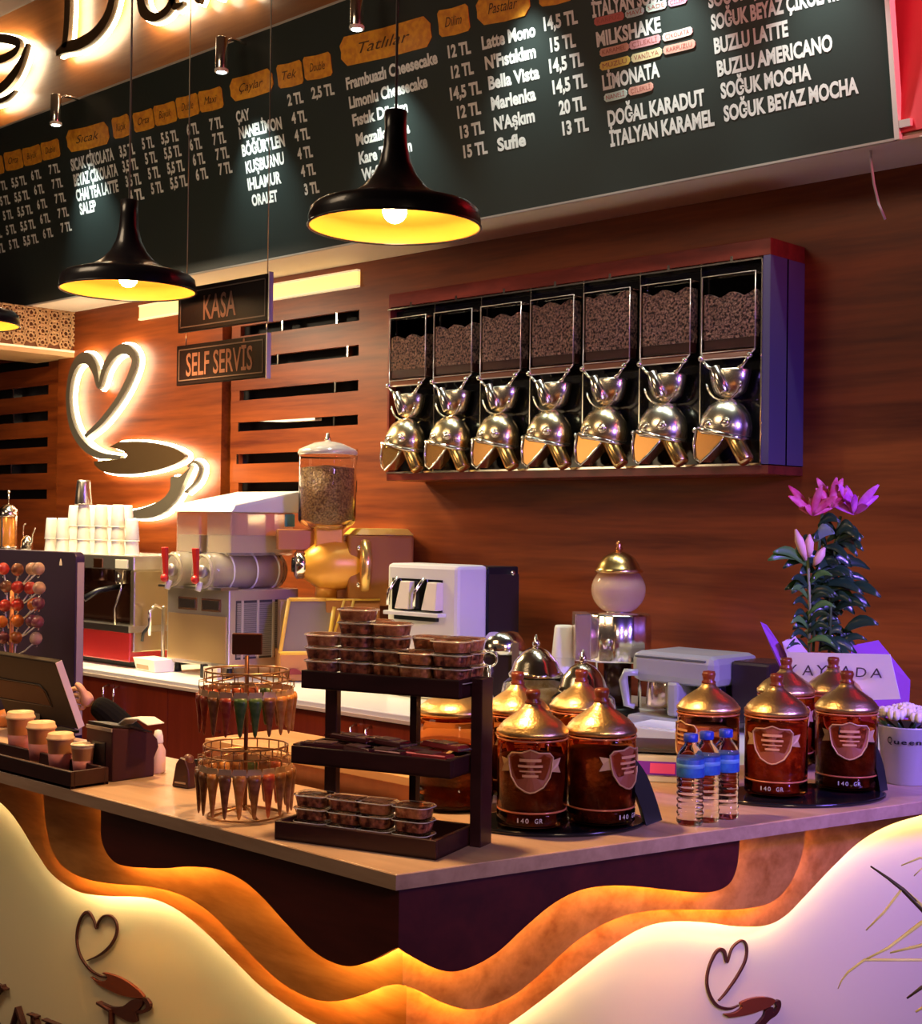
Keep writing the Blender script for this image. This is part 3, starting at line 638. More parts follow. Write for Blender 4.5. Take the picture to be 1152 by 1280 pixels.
# raised serif capitals below the left logo, tops in view
def serif(par, strokes):
    def P(x, y): q = hit(x, y, N*(DC+.165), N); return (q.dot(A), q.z)
    def fn(u, v, tt): return A*u + N*(DC + .165 + tt) + Vector((0, 0, v))
    mb = MB()
    for (x0, y0, x1, y1, w_) in strokes:
        a, b = P(x0, y0), P(x1, y1); rib_mesh(mb, [a, b], w_*2.9/F/2, fn, -.016, -.0005)
    return mb.build('letter', DKBR, par)
lt = thing('raised_letters', 'raised dark serif letters low on the left cream front panel', 'sign', (0, 0, 0), 0)
serif(lt, [(8, 1231, -14, 1262, 4), (-1, 1229, 12, 1236, 2.6), (-14, 1262, 8, 1290, 5), (-24, 1222, -24, 1290, 6)])
serif(lt, [(26, 1258, 14, 1300, 3), (26, 1258, 40, 1302, 6), (18, 1288, 36, 1292, 2.5)])
serif(lt, [(46, 1268, 46, 1306, 5), (40, 1266, 51, 1270, 2.6), (46, 1268, 64, 1312, 5), (64, 1277, 64, 1312, 3), (59, 1273, 72, 1279, 2.6)])
serif(lt, [(66, 1276, 78, 1281, 3), (82, 1284, 82, 1320, 5), (82, 1284, 96, 1300, 4)])
serif(lt, [(127, 1252, 143, 1262, 3.4), (143, 1262, 143, 1300, 2.5)])

# ------------------------------------------------------------------ rear base cabinets and worktop
DE = 3.78
SWE = C0.dot(A) - .06
wt = thing('rear_worktop', 'long cream white worktop along the back wall', 'worktop', (0, 0, 0), THW)
MB().box(S0 + .1, SWE, DE, DW - .033, ZW - .035, ZW).build('slab', WORKT, wt, .004)
MB().box(S0 + .1, SWE, DE - .004, DE + .01, ZW - .036, ZW - .022).build('edge_strip', mat('edge_tan', (.62, .48, .34), .5), wt)
MB().box(S0 + .1, SWE, DW - .043, DW - .033, ZW, ZW + .03).build('upstand', WORKT, wt)
hs = sz(134, 874, DE + .03)[0]
UW = .9
edges_ = [hs - 1.5*UW + .06 - UW*2, hs - 1.5*UW + .06 - UW, hs - UW/2 + .06, hs + UW/2 + .06, hs + UW*1.5 + .06, hs + UW*2.5 + .06, min(hs + UW*3.5 + .06, SWE)]
nm = ['at the far left', 'behind the till', 'with two bar handles behind the counter bottle', 'behind the sachet carousel', 'behind the display rack', 'under the glass jars']
for i in range(6):
    a, b = edges_[i], edges_[i+1]
    c = thing('base_cabinet', 'glossy cherry red base cabinet %s' % nm[i], 'cabinet', (0, 0, 0), THW)
    MB().box(a, b, DE + .05, DW - .04, .1, ZW - .037).build('body', REDDOOR, c)
    MB().box(a, b, DE + .10, DW - .04, 0, .1).build('plinth', BLACK, c)
    m_ = (a + b)/2
    for x0, x1, hx in ((a + .002, m_ - .002, m_ - .045), (m_ + .002, b - .002, m_ + .045)):
        dr = MB().box(x0, x1, DE + .03, DE + .05, .105, ZW - .045).build('door', REDDOOR, c, .002)
        MB().tube([(hx, DE + .03, .72), (hx, DE - .002, .73), (hx, DE - .002, .84), (hx, DE + .03, .85)], .006, 6).build('handle', CHROME, dr)
# low wooden ledge on the staff side behind the carousel
lz = on_z(262, 921, 1.13); dl = DC + .45
la, lb_ = sz(262, 920, dl)[0], sz(520, 945, dl)[0]
zt_ = sz(266, 919, dl + .04)[1]
lo = thing('staff_ledge', 'pale wooden ledge box on the staff side behind the sachet carousel', 'shelf', (0, 0, 0), THW)
MB().box(la, lb_, dl + .002, dl + .22, .02, zt_ - .02).build('body', wood('ledge_side', (.30, .08, .02), (.42, .13, .04), .4, (6, 6, 1)), lo)
MB().box(la - .01, lb_ + .01, dl - .008, dl + .24, zt_ - .02, zt_).build('top_board', wood('ledge_top', (.50, .26, .10), (.66, .38, .17), .4), lo, .002)

# ------------------------------------------------------------------ bean dispenser cabinet on the wall
DCB = DW - .25
i0 = sz(484, 592, DCB); i1 = sz(953, 580, DCB); zi0 = i1[1]; zi1 = sz(953, 326, DCB)[1]
o1 = sz(966, 296, DCB); oz1 = o1[1]; oz0 = sz(958, 585, DCB)[1] - .022; os0 = sz(484, 592, DCB)[0] - .006; os1 = sz(962, 400, DCB)[0]
cab = thing('dispenser_cabinet', 'dark wood wall cabinet holding seven coffee bean dispensers', 'cabinet', (0, 0, 0), THW)
CABW = wood('cabinet_red', (.10, .012, .008), (.26, .035, .02), .3, (1.5, 8, 8))
MB().box(os0, os1, DCB, DW - .001, zi1 + .02, oz1).build('top_board', CABW, cab, .002)
MB().box(os0, os1, DCB, DW - .001, oz0, zi0 - .004).build('bottom_board', CABW, cab, .002)
MB().box(os1 - .03, os1, DCB, DW - .001, zi0, zi1 + .02).build('side_board', mat('cabinet_side_blue_lit', (.10, .08, .16), .3), cab)  # blue of the LED light tinted into this side's colour
MB().box(os0, os0 + .012, DCB, DW - .001, zi0, zi1 + .02).build('side_board', CABW, cab)
MB().box(os0, os1, DCB + .12, DCB + .13, zi0, zi1 + .02).build('back_board', BLACKG, cab)
MB().box(os0, os1 - .03, DCB - .004, DCB, zi1 + .008, zi1 + .014).box(os0, os1 - .03, DCB - .004, DCB, zi0 - .004, zi0 + .004).box(os1 - .036, os1 - .03, DCB - .004, DCB, zi0, zi1 + .014).build('chrome_frame', CHROME, cab)
PW = (i1[0] - i0[0]) / 7; PH = zi1 - zi0
def dispenser(loc, label, fill, gold):
    t = thing('bean_dispenser', label, 'dispenser', loc, THW, 'coffee bean dispensers in the wall cabinet')
    w2 = PW/2
    MB().box(-w2 + .003, w2 - .003, .03, .10, 0, PH).build('back_panel', BLACKG, t)
    MB().box(-w2, -w2 + .004, -.002, .03, 0, PH + .02).build('divider', CHROME, t)
    MB().box(-.006, .006, -.012, .0, PH + .005, PH + .03).build('hinge_clip', CHROME, t)
    # hopper box with a sloping bottom lip
    a, b = -.118, .118; z0, z1 = .425, .718
    g = MB().hexa([(a, -.03, z0), (b, -.03, z0), (b, .03, z0 + .02), (a, .03, z0 + .02), (a, -.03, z1), (b, -.03, z1), (b, .03, z1), (a, .03, z1)])
    g.build('hopper', GLASS, t, .004)
    e = MB()
    e.tube([(a, -.032, z0), (b, -.032, z0), (b, -.032, z1), (a, -.032, z1)], .0028, 5, True)
    e.tube([(a, -.032, z0), (a + .02, -.045, z0 - .028), (b - .02, -.045, z0 - .028), (b, -.032, z0)], .0028, 5)
    e.build('hopper_rim', mat('rim_plastic', (.75, .62, .5), .2, .6), t)
    MB().hexa([(a + .02, -.045, z0 - .028), (b - .02, -.045, z0 - .028), (b, -.028, z0), (a, -.028, z0), (a + .02, -.043, z0 - .022), (b - .02, -.043, z0 - .022), (b, -.026, z0 + .006), (a, -.026, z0 + .006)]).build('chute_lip', mat('chute_brown', (.18, .06, .03), .25, .3), t)
    h = z0 + .012 + (z1 - z0 - .03) * fill
    mbb = MB(); nx = 10; tops = [(a + .006 + (b - a - .012)*k/nx, h + .010*math.sin(k*1.3 + fill*9)) for k in range(nx + 1)]
    poly = [(a + .006, z0 + .05), (b - .006, z0 + .05)] + tops[::-1]
    mbb.prism(poly, lambda u, v, q: (u, q, v), -.022, .024); mbb.build('beans', BEANS, t)
    MB().box(a + .006, b - .006, -.018, .02, z0 + .012, z0 + .05).build('bean_gate', mat('gate_dark', (.06, .012, .008), .3), t)
    # chrome valve with two angled ears
    MB().lathe([(.001, -.070), (.034, -.066), (.056, -.046), (.068, -.01), (.074, .028), (.070, .036), (.04, .040), (.001, .041)], seg=20).xf(Matrix.Translation((0, -.012, .32)) @ Matrix.Diagonal((1.18, .75, 1.05, 1))).build('valve_bowl', WCHROME, t)
    MB().lathe([(.018, -.055), (.022, -.05), (.022, .05), (.016, .056)], seg=14).xf(Matrix.Translation((-.012, -.066, .315)) @ Matrix.Rotation(-.42, 4, 'Y')).build('valve_lever', CHROME, t)
    for sx in (-1, 1):
        MB().tube([(sx*.040, -.04, .352), (sx*.076, -.045, .368), (sx*.104, -.05, .398)], [.010, .007, .006], 8).ball((sx*.107, -.05, .402), .012).build('valve_ear', CHROME, t)
    MB().tube([(.078*math.cos(th), -.055, .315 + .078*math.sin(th)) for th in [PI + .15 + k*(PI - .3)/10 for k in range(11)]], .0045, 6).build('wire_guard', CHROME, t)
    # hooded scoop outlet
    M1 = Matrix.Translation((0.0, -.035, .150)) @ Matrix.Rotation(.25, 4, 'Y') @ Matrix.Diagonal((1.12, .9, 1.05, 1))
    MB().lathe([(.090, -.035), (.094, -.02), (.090, .012), (.074, .050), (.045, .078), (.016, .090), (.001, .092)], seg=24).xf(M1).build('hood', WCHROME if not gold else mat('warm_chrome', (1, .80, .48), .24, 1), t)
    MB().lathe([(.096, -.040), (.100, -.034), (.096, -.026)], seg=24).xf(M1).build('hood_rim', CHROME, t)
    for dx, dz, r in ((-.030, .146, .022), (.046, .150, .018)):
        MB().tube([(dx + r*math.cos(q*PI/6), -.112, dz + r*.8*math.sin(q*PI/6)) for q in range(12)], .005, 6, True).ball((dx, -.108, dz), .014).build('boss', CHROME, t)
    # spout, open mouth to the lower left
    poly = [(-.100, .135), (-.075, .118), (-.005, .108), (.035, .105), (.000, .070), (-.040, .035), (-.080, .004), (-.105, .020), (-.112, .075)]
    MB().prism(poly, lambda u, v, q: (u, q, v), -.085, -.012).build('spout', mat('spout_gold', (.70, .36, .12), .22, .9), t, .006)
    MB().tube([(u, -.088, v) for u, v in poly], .0045, 6, True).build('spout_edge', CHROME, t)
    MB().lathe([(.026, -.07), (.032, -.06), (.032, .065), (.028, .07)], seg=16).xf(Matrix.Translation((.068, -.055, .062)) @ Matrix.Rotation(-.55, 4, 'Y')).build('coin_tube', BRASS, t)
    MB().ball((-.118, -.07, .128), .011).build('knob', CHROME, t)
    return t
ordn = ['first', 'second', 'third', 'fourth', 'fifth', 'sixth', 'seventh']
for k in range(7):
    dispenser(W(i0[0] + PW*(k + .5), DCB + .012, zi0 + .004), 'chrome and glass coffee bean dispenser, %s from the left in the wall cabinet' % ordn[k], (.72, .80, .88, .97, 1.0, .93, .78)[k], k < 5)
# ------------------------------------------------------------------ helpers for placed things
def at(px, py, z=ZT): return on_z(px, py, z)
def mpp(p): return (p - EYE).dot(V3(0, 1, 0)) / F          # metres per pixel there
VIEW = -YAW * 0 + YAW                                        # heading of the camera's right hand

# ---- display rack
RQ = at(544.4, 1076); RL = at(342.6, 1049); RB = at(598, 1054)
rx = (RL - RQ).xy.to_3d(); rw = rx.length; ra = math.atan2(-rx.y, -rx.x)
rX = Vector((math.cos(ra), math.sin(ra), 0)); rY = Vector((-rX.y, rX.x, 0))
rd = (RB - RQ).dot(rY)
rack = thing('display_rack', 'dark stained three tier wooden rack of packed sweets on the counter corner', 'rack', RQ.xy.to_3d() + Vector((0, 0, ZT)), ra)
def rl(px, py, y):                                          # pixel -> rack local (x, z) on the plane local y
    q = hit(px, py, RQ + rY*y, rY); return ((q - RQ).dot(rX), q.z - ZT)
rdep = max(rd, .16)
def tray(nm, x0, x1, y0, y1, z0, h, lip=.010):
    t = MB(); t.box(x0, x1, y0, y1, z0, z0 + .006); t.box(x0, x1, y0, y0 + .010, z0, z0 + h); t.box(x0, x1, y1 - .010, y1, z0, z0 + h)
    t.box(x0, x0 + .010, y0 + .010, y1 - .010, z0, z0 + h); t.box(x1 - .010, x1, y0 + .010, y1 - .010, z0, z0 + h)
    return t.build(nm, RACKW, rack, .0015)
yd = rdep
tray('bottom_tray', -rw, 0, 0, yd, 0, .036)
ym = .055; xm1, zm = rl(562.7, 974.6, ym); xm0, _ = rl(363.4, 952, ym)
tray('middle_shelf', xm0, xm1, ym, yd + .01, zm, .035)
yt = .085; xt1, zt0 = rl(573.7, 874.8, yt); xt0, _ = rl(376, 862, yt)
tray('top_shelf', xt0, xt1, yt, yd + .01, zt0, .036)
pxr, pzt = rl(603, 846, yd + .012)
xp = max(xt1, 0) + .002
MB().box(xp, xp + .024, yd - .035, yd + .014, 0, zt0 + .036).build('post', RACKW, rack, .0015)
xq, _ = rl(402, 900, yd); 
MB().box(xq, xq + .028, yd + .012, yd + .03, 0, zt0).build('post', RACKW, rack, .0015)
MB().box(xq + .20, xq + .215, yd + .012, yd + .03, 0, zt0).build('brace', RACKW, rack)
def rloc(x, y, z): return rack.location + rX*x + rY*y + Vector((0, 0, z))

# clear tubs of dragees
TUBP = mat('tub_plastic', (1, 1, 1), .05, trans=1, ior=1.08)
def make_tub(label, w_=.076, d_=.056, h=.026):
    t = thing('sweet_tub', label, 'tub', (0, 0, 0), ra, 'clear tubs of sweets on the display rack')
    def rr(w1, d1, z, n=5):
        r = min(w1, d1)*.28; pts = []
        for cx, cy, a0 in ((w1/2-r, d1/2-r, 0), (-w1/2+r, d1/2-r, 90), (-w1/2+r, -d1/2+r, 180), (w1/2-r, -d1/2+r, 270)):
            for k in range(n): a = math.radians(a0 + 90*k/(n-1)); pts.append((cx + r*math.cos(a), cy + r*math.sin(a), z))
        return pts
    def loft(rings):
        m_ = MB(); n = len(rings[0]); vs = sum(rings, []); fs = [tuple(range(n))[::-1], tuple((len(rings)-1)*n + k for k in range(n))]
        for i in range(len(rings)-1):
            for k in range(n): fs.append((i*n+k, i*n+(k+1) % n, (i+1)*n+(k+1) % n, (i+1)*n+k))
        return m_.add(vs, fs)
    loft([rr(w_*.84, d_*.84, 0), rr(w_*.90, d_*.90, h*.45), rr(w_*.96, d_*.96, h*.8)]).build('tub_body', TUBP, t)
    loft([rr(w_, d_, h*.80), rr(w_*1.02, d_*1.02, h*.86), rr(w_*.98, d_*.98, h*.97), rr(w_*.9, d_*.9, h)]).build('lid', TUBP, t)
    MB().tube(rr(w_*1.03, d_*1.03, h*.86), .0011, 4, True).build('rim', mat('tub_rim_glint', (.85, .78, .74), .15, .3), t)  # pale shiny tube added round the lid to give white glints
    loft([rr(w_*.80, d_*.80, .0015), rr(w_*.86, d_*.86, h*.42), rr(w_*.86, d_*.86, h*.76)]).build('filling', CHOC, t)
    return t
tub0 = make_tub('clear tub of brown sweets')
CHOC2 = mat('dragee_orange', (.28, .06, .02), .35, col2=(.55, .20, .08), cscale=60, bump=.8, bscale=55)
first = True
lv = ['bottom', 'second', 'third', 'fourth', 'fifth', 'sixth']
def place_tub(x, y, z, label, alt=False, sc=1):
    global first
    if first: o = tub0; first = False; o.location = rloc(x, y, z); o['label'] = label
    else: o = dup(tub0, rloc(x, y, z), ra, label)
    if sc != 1: o.scale = (sc, sc, 1)
    for c in o.children:
        if c.name.startswith('filling'):
            if alt:
                c.data = c.data.copy(); c.data.materials[0] = CHOC2
    return o
TW = xt1 - xt0
cols = [(.10, .045, 4, 'leftmost stack'), (.30, .055, 6, 'tall second stack'), (.31, .115, 5, 'rear stack behind the tall one'), (.51, .060, 5, 'middle stack'), (.70, .045, 3, 'low fourth stack'), (.70, .105, 4, 'rear right stack'), (.90, .050, 4, 'rightmost stack'), (.90, .110, 4, 'rear stack beside the post')]
for fx, fy, n, nm_ in cols:
    for k in range(n):
        place_tub(xt0 + TW*fx, yt + fy*.95 - .01, zt0 + .006 + .0262*k, 'clear sweet tub, %s in the %s, top shelf' % ('topmost' if k == n-1 else lv[k] + ' one', nm_), k == n-1 or nm_.startswith('low'))
for i, (px, n) in enumerate(((392, 3), (434, 3), (470, 3), (516, 3))):
    fx = rl(px, 1030, yd*.38)[0]
    for k in range(n):
        place_tub(fx, yd*.40, .007 + .0262*k, 'clear tub of brown sweets, %s of the %s stack in the bottom tray' % (('lower', 'middle', 'upper')[k], ('leftmost', 'second', 'third', 'rightmost')[i]), k == n-1 and i > 1)
# wrapped chocolate bars lying on the middle shelf
FOIL = mat('bar_wrap', (.055, .012, .014), .22, .35, col2=(.12, .022, .03), cscale=10)
FOILS = mat('bar_foil', (.6, .5, .48), .25, .9)
MW = xm1 - xm0
for i, (fx, fy, rz, lz, lab, red) in enumerate(((.14, .05, .1, 0, 'leftmost dark wrapped chocolate bar lying flat on the middle shelf', 0), (.26, .085, -.25, .014, 'dark chocolate bar crossing on top at the left of the middle shelf', 0), (.36, .045, -.35, 0, 'dark wrapped chocolate bar second from the left on the middle shelf', 0), (.50, .075, -.3, .014, 'silver ended chocolate bar lying across the middle of the shelf', 1), (.54, .04, -.15, 0, 'dark wrapped chocolate bar at the middle front of the shelf', 0), (.70, .08, .2, 0, 'red wrapped chocolate bar at the rear right of the middle shelf', 2), (.80, .045, -.1, .0, 'red wrapped chocolate bar at the right front of the middle shelf', 2), (.84, .09, -.35, .014, 'pinkish red wrapped bar lying on top at the right end', 2))):
    t = thing('chocolate_bar', lab, 'chocolate bar', rloc(xm0 + MW*fx, ym + fy, zm + .026 + lz), ra + rz, 'wrapped chocolate bars on the middle shelf')
    MB().hexa([(-.055, -.018, .002), (.055, -.018, .002), (.055, .018, .002), (-.055, .018, .002), (-.05, -.015, .013), (.05, -.015, .013), (.05, .015, .013), (-.05, .015, .013)]).build('wrapper', FOIL if red < 2 else mat('bar_red', (.35, .03, .04), .25, .3), t, .003)
    zz = MB()
    for sx in (-1, 1):
        zz.hexa([(sx*.054, -.018, .006), (sx*.064, -.019, .006), (sx*.064, .019, .006), (sx*.054, .018, .006), (sx*.054, -.018, .0085), (sx*.064, -.019, .0085), (sx*.064, .019, .0085), (sx*.054, .018, .0085)])
    zz.build('crimped_end', FOILS if red else FOIL, t)
    MB().box(-.02, .02, -.0155, .0155, .0125, .0142).build('label_band', mat('bar_label', (.22, .10, .08), .4), t)

# ---- amber coffee jars
JR = .0715
def arcpatch(mb, r, a0, a1, z0, z1, n=8, th=.001):
    vs = []; fs = []
    for i in range(n+1):
        a = a0 + (a1-a0)*i/n
        for rr in (r, r + th):
            for z in (z0, z1): vs.append((rr*math.sin(a), -rr*math.cos(a), z))
    for i in range(n):
        b = i*4; fs += [(b+2, b+6, b+7, b+3), (b, b+1, b+5, b+4), (b+1, b+3, b+7, b+5), (b, b+4, b+6, b+2)]
    fs += [(0, 2, 3, 1), (n*4, n*4+1, n*4+3, n*4+2)]
    return mb.add(vs, fs)
def cyl(r, a, z): return (r*math.sin(a), -r*math.cos(a), z)
def make_jar(label, loc, rz, fill=.72, colr='dark', name='coffee_jar', lab=True):
    t = thing(name, label, 'jar', loc, rz, 'amber coffee jars with brass lids on the bar')
    body = [(.050, .0), (.066, .002), (JR, .010), (JR, .034), (JR*.96, .040), (JR, .047), (JR, .185), (JR*.985, .192), (JR*.95, .197)]
    MB().lathe(body + [(.064, .200), (.060, .198), (JR*.93, .190), (JR*.965, .180), (JR*.965, .012), (.05, .005)], seg=32).build('jar_body', AMBER, t)
    MB().lathe([(.058, .007), (JR*.945, .014), (JR*.945, .010 + .18*fill), (.03, .014 + .18*fill), (.001, .012 + .18*fill)], seg=28).build('coffee', COFFEE if colr == 'dark' else mat('rust_coffee', (.20, .035, .012), .8, col2=(.34, .08, .03), cscale=22, bump=.4), t)
    MB().lathe([(JR*1.0, .198), (JR*1.03, .203), (JR*1.03, .209), (JR*.97, .213), (JR*.95, .217), (JR*.80, .229), (JR*.58, .241), (JR*.38, .251), (JR*.25, .260), (JR*.21, .268), (.001, .269)], seg=32).build('lid', BRASSB, t)
    t.scale = (1, 1, .93)
    MB().lathe([(.016, .266), (.017, .270), (.013, .274), (.014, .280), (.016, .288), (.014, .296), (.001, .298)], seg=14).build('knob', KNOB, t)
    MB().tube([(JR*1.002*math.cos(2*PI*k/32), JR*1.002*math.sin(2*PI*k/32), .193) for k in range(32)], .0022, 6, True).tube([(JR*.975*math.cos(2*PI*k/32), JR*.975*math.sin(2*PI*k/32), .040) for k in range(32)], .0022, 6, True).build('glass_ring', mat('ring_amber', (.55, .18, .08), .1, .2), t)
    if lab:
        c = .135; R2 = JR + .0012
        GL = mat('label_gold', (.55, .34, .18), .4, .3)
        sh = [(a_*1.3, z_*1.12) for a_, z_ in [(-.50, .022), (-.42, .030), (-.18, .031), (0, .037), (.18, .031), (.42, .030), (.50, .022), (.47, 0), (.42, -.016), (.28, -.034), (.10, -.043), (0, -.045), (-.10, -.043), (-.28, -.034), (-.42, -.016), (-.47, 0)]]
        vs = [cyl(R2, 0, c)] + [cyl(R2, a, c + z) for a, z in sh]
        pl = MB().add(vs, [(0, 1 + (k+1) % len(sh), 1 + k)[::-1] for k in range(len(sh))]).build('label', mat('label_amber', (.26, .07, .03), .45), t)
        MB().tube([cyl(R2 + .001, a, c + z) for a, z in sh], .0019, 5, True).build('label_border', GL, pl)
        for a, z, w_, h in ((0, .016, .30, .006), (0, .004, .34, .005), (0, -.006, .30, .003), (0, -.017, .22, .005)):
            arcpatch(MB(), R2 + .0008, a - w_, a + w_, c + z, c + z + h, 6, .0006).build('label_line', mat('label_line', (.60, .30, .14), .5), pl)
        for sg in (-1, 1):
            q = [(sg*.63, .018), (sg*.95, .022), (sg*.84, .006), (sg*.95, -.010), (sg*.60, -.006)]
            MB().add([cyl(R2, a, c + z) for a, z in q], [(0, 1, 2, 3, 4) if sg > 0 else (4, 3, 2, 1, 0)]).build('label_ribbon', GL, pl)
        # etched figures round the foot of the jar
        for k, ch in enumerate('140 GR'):
            if ch == ' ': continue
            a = -.38 + k*.13; wc = .035 if ch == '1' else .09; put_text(ch, cyl(R2, a + .045 - wc/2, .020), cyl(R2, a + .045 + wc/2, .020), (0, 0, .010), mat('etched', (.55, .50, .46), .6), t, (0, -1, 0), lift=.0008, bold=.0)
    return t
jl = 'brass lidded amber coffee jar, '
JA = math.radians(0) + YAW
def face_cam(p, off=0): d = p - EYE; return math.atan2(-d.x, d.y) + off
def jar_at(px, py, lab, **k):
    p = at(px, py); off = k.pop('off', 0); return make_jar(jl + lab, p, face_cam(p, off), **k)
jar_at(664, 1037, 'left front one beside the rack post', fill=.80, off=-.05)
jar_at(750, 1033, 'front one nearest left of the water bottles', fill=.86, off=.9)
jar_at(645, 996, 'behind the left front jar, only its lid edge showing', fill=.8, off=.2)
jar_at(725, 990, 'mostly hidden behind the second front jar', fill=.6, off=.2)
jar_at(884, 992, 'directly behind the water bottles, half full', fill=.62, colr='rust', off=-1.0)
jar_at(969, 997, 'rusty labelled one right of the water bottles', fill=.9, colr='rust', off=-.12)
jar_at(1057, 990, 'rightmost one, beside the flower bucket', fill=.60, off=.10)
jar_at(981, 960, 'rear one behind the rusty labelled jar', fill=.5, colr='rust', off=.3)
jar_at(1040, 958, 'rear one just left behind the rightmost jar', fill=.55, off=.2)
# broad storage jar seen through the rack
p = at(566, 1008)
t = thing('storage_jar', 'wide amber glass jar standing behind the display rack', 'jar', p, 0)
MB().lathe([(.06, 0), (.084, .004), (.088, .015), (.088, .05), (.084, .056), (.088, .062), (.088, .185), (.080, .20), (.074, .205), (.068, .205), (.076, .19), (.083, .18), (.083, .014), (.055, .006)], seg=32).build('jar_body', AMBER, t)
MB().lathe([(.07, .008), (.081, .016), (.081, .10), (.001, .104)], seg=28).build('coffee', COFFEE, t)
MB().lathe([(.080, .203), (.085, .208), (.083, .216), (.06, .232), (.02, .246), (.001, .248)], seg=32).build('lid', BRASSB, t)
MB().lathe([(.011, .246), (.015, .254), (.010, .26), (.014, .27), (.001, .276)], seg=12).build('knob', KNOB, t)
for z in (.12, .15): pass
# black oval trays with swept handles
def make_oval(px0, px1, py, hx, label, hz=.12):
    a = at(px0, py); b = at(px1, py - (px1-px0)*.04); c = (a + b)/2; L = (b - a).length/2; rz = math.atan2((b-a).y, (b-a).x)
    c = c + Vector((-math.sin(rz), math.cos(rz), 0))*.085
    t = thing('jar_tray', label, 'tray', c.xy.to_3d() + Vector((0, 0, ZT)), rz, 'black oval trays under the coffee jars')
    n = 40; vs = []; 
    for sc, z in ((.97, 0), (1.0, .004), (1.0, .009), (.95, .0085)):
        vs += [(L*sc*math.cos(2*PI*k/n), .125*sc*math.sin(2*PI*k/n), z) for k in range(n)]
    fs = [tuple(range(n))[::-1], tuple(3*n + k for k in range(n))] + [(i*n+k, i*n+(k+1) % n, (i+1)*n+(k+1) % n, (i+1)*n+k) for i in range(3) for k in range(n)]
    MB().add(vs, fs, True).build('base', BLACKG, t)
    return t, L
t1, L1 = make_oval(604, 822, 1046, 0, 'black oval tray under the left group of coffee jars')
pts = [(L1*.60, -.055, .15), (L1*.70, -.06, .135), (L1*.82, -.06, .10), (L1*.93, -.055, .05), (L1*1.0, -.05, .010)]
rib_mesh(MB(), [(p[0], p[2]) for p in spline(pts, 4)], [.010, .011, .012, .013, .014, .015, .016, .017, .018, .018, .018, .018, .018, .018, .018, .018, .018][:17], lambda u, v, q: (u, q, v), -.065, -.045).build('swept_handle', BLACK, t1)
t2, L2 = make_oval(922, 1126, 1010, 0, 'black oval tray under the right group of coffee jars')
pts = [(L2*.42, -.0, .155), (L2*.66, .0, .15), (L2*.84, .0, .115), (L2*.94, .0, .07), (L2*1.0, .0, .010)]
rib_mesh(MB(), [(p[0], p[2]) for p in spline(pts, 4)], .010, lambda u, v, q: (u, q, v), -.012, .012).build('swept_handle', BLACK, t2)
for o in COL.objects:                                    # jars stand on the trays
    if o.name.startswith('coffee_jar'): o.location.z = ZT + .009

# ---- three water bottles
LBL = mat('label_blue', (.015, .05, .36), .4, col2=(.04, .18, .55), cscale=30)
WATER = mat('water_pet', (.93, .95, 1), .03, trans=1, ior=1.22)
def make_bottle(label, loc, rz):
    t = thing('water_bottle', label, 'bottle', loc, rz, 'small water bottles in front of the coffee jars')
    pr = [(.018, .003), (.025, 0), (.0285, .006)]
    for k in range(7): z = .012 + k*.0135; pr += [(.0285, z), (.0262, z + .004), (.0262, z + .007), (.0285, z + .011)]
    pr += [(.0285, .110), (.0285, .138), (.0275, .144), (.020, .158), (.0125, .168), (.0118, .176), (.0118, .178)]
    MB().lathe(pr, seg=20).build('bottle_body', WATER, t)
    MB().lathe([(.0288, .100), (.0291, .101), (.0291, .136), (.0288, .137)], seg=20).build('label_band', LBL, t)
    MB().lathe([(.0288, .119), (.02925, .1195), (.02925, .1275), (.0288, .128)], seg=20).build('label_stripe', mat('label_mid', (.12, .30, .62), .4), t)
    MB().lathe([(.0138, .172), (.0145, .173), (.0145, .187), (.0130, .1885), (.001, .1885)], seg=18, rib=.03, ribn=9).build('cap', mat('cap_blue', (.02, .05, .45), .35), t)
    return t
for (px, py, lab) in ((862, 1030, 'small clear water bottle with blue cap, leftmost of the three'), (882, 1026, 'small clear water bottle with blue cap, middle of the three'), (906, 1022, 'small clear water bottle with blue cap, rightmost of the three')):
    make_bottle(lab, at(px, py), 0)

# ---- hanging sachet carousel
pc_ = at(306, 1020)
car = thing('sachet_carousel', 'wire carousel stand with two hook rings and small brown sign plate', 'stand', pc_, 0)
k_ = mpp(pc_)
def zc(py): return (1020 - py) * k_
BRW = mat('wire_copper', (.45, .24, .12), .3, .8)
MB().tube([(0, 0, .012), (0, 0, zc(820))], .0045, 8).build('pole', mat('pole_brown', (.16, .05, .02), .35, .5), car)
mb = MB()
for k in range(4):
    a = k*PI/2 + .5 + YAW; mb.tube([(0, 0, .022), (.03*math.cos(a), .03*math.sin(a), .016), (.078*math.cos(a), .078*math.sin(a), .004)], .003, 6)
mb.tube([(.078*math.cos(2*PI*q/24), .078*math.sin(2*PI*q/24), .004) for q in range(24)], .0025, 5, True)
mb.build('foot', BRW, car)
MB().box(-.032, .032, -.003, .003, zc(819), zc(792)).xf(Matrix.Rotation(YAW, 4, 'Z')).build('sign_plate', mat('plate_brown', (.085, .018, .010), .4), car, .006)
RRs = []
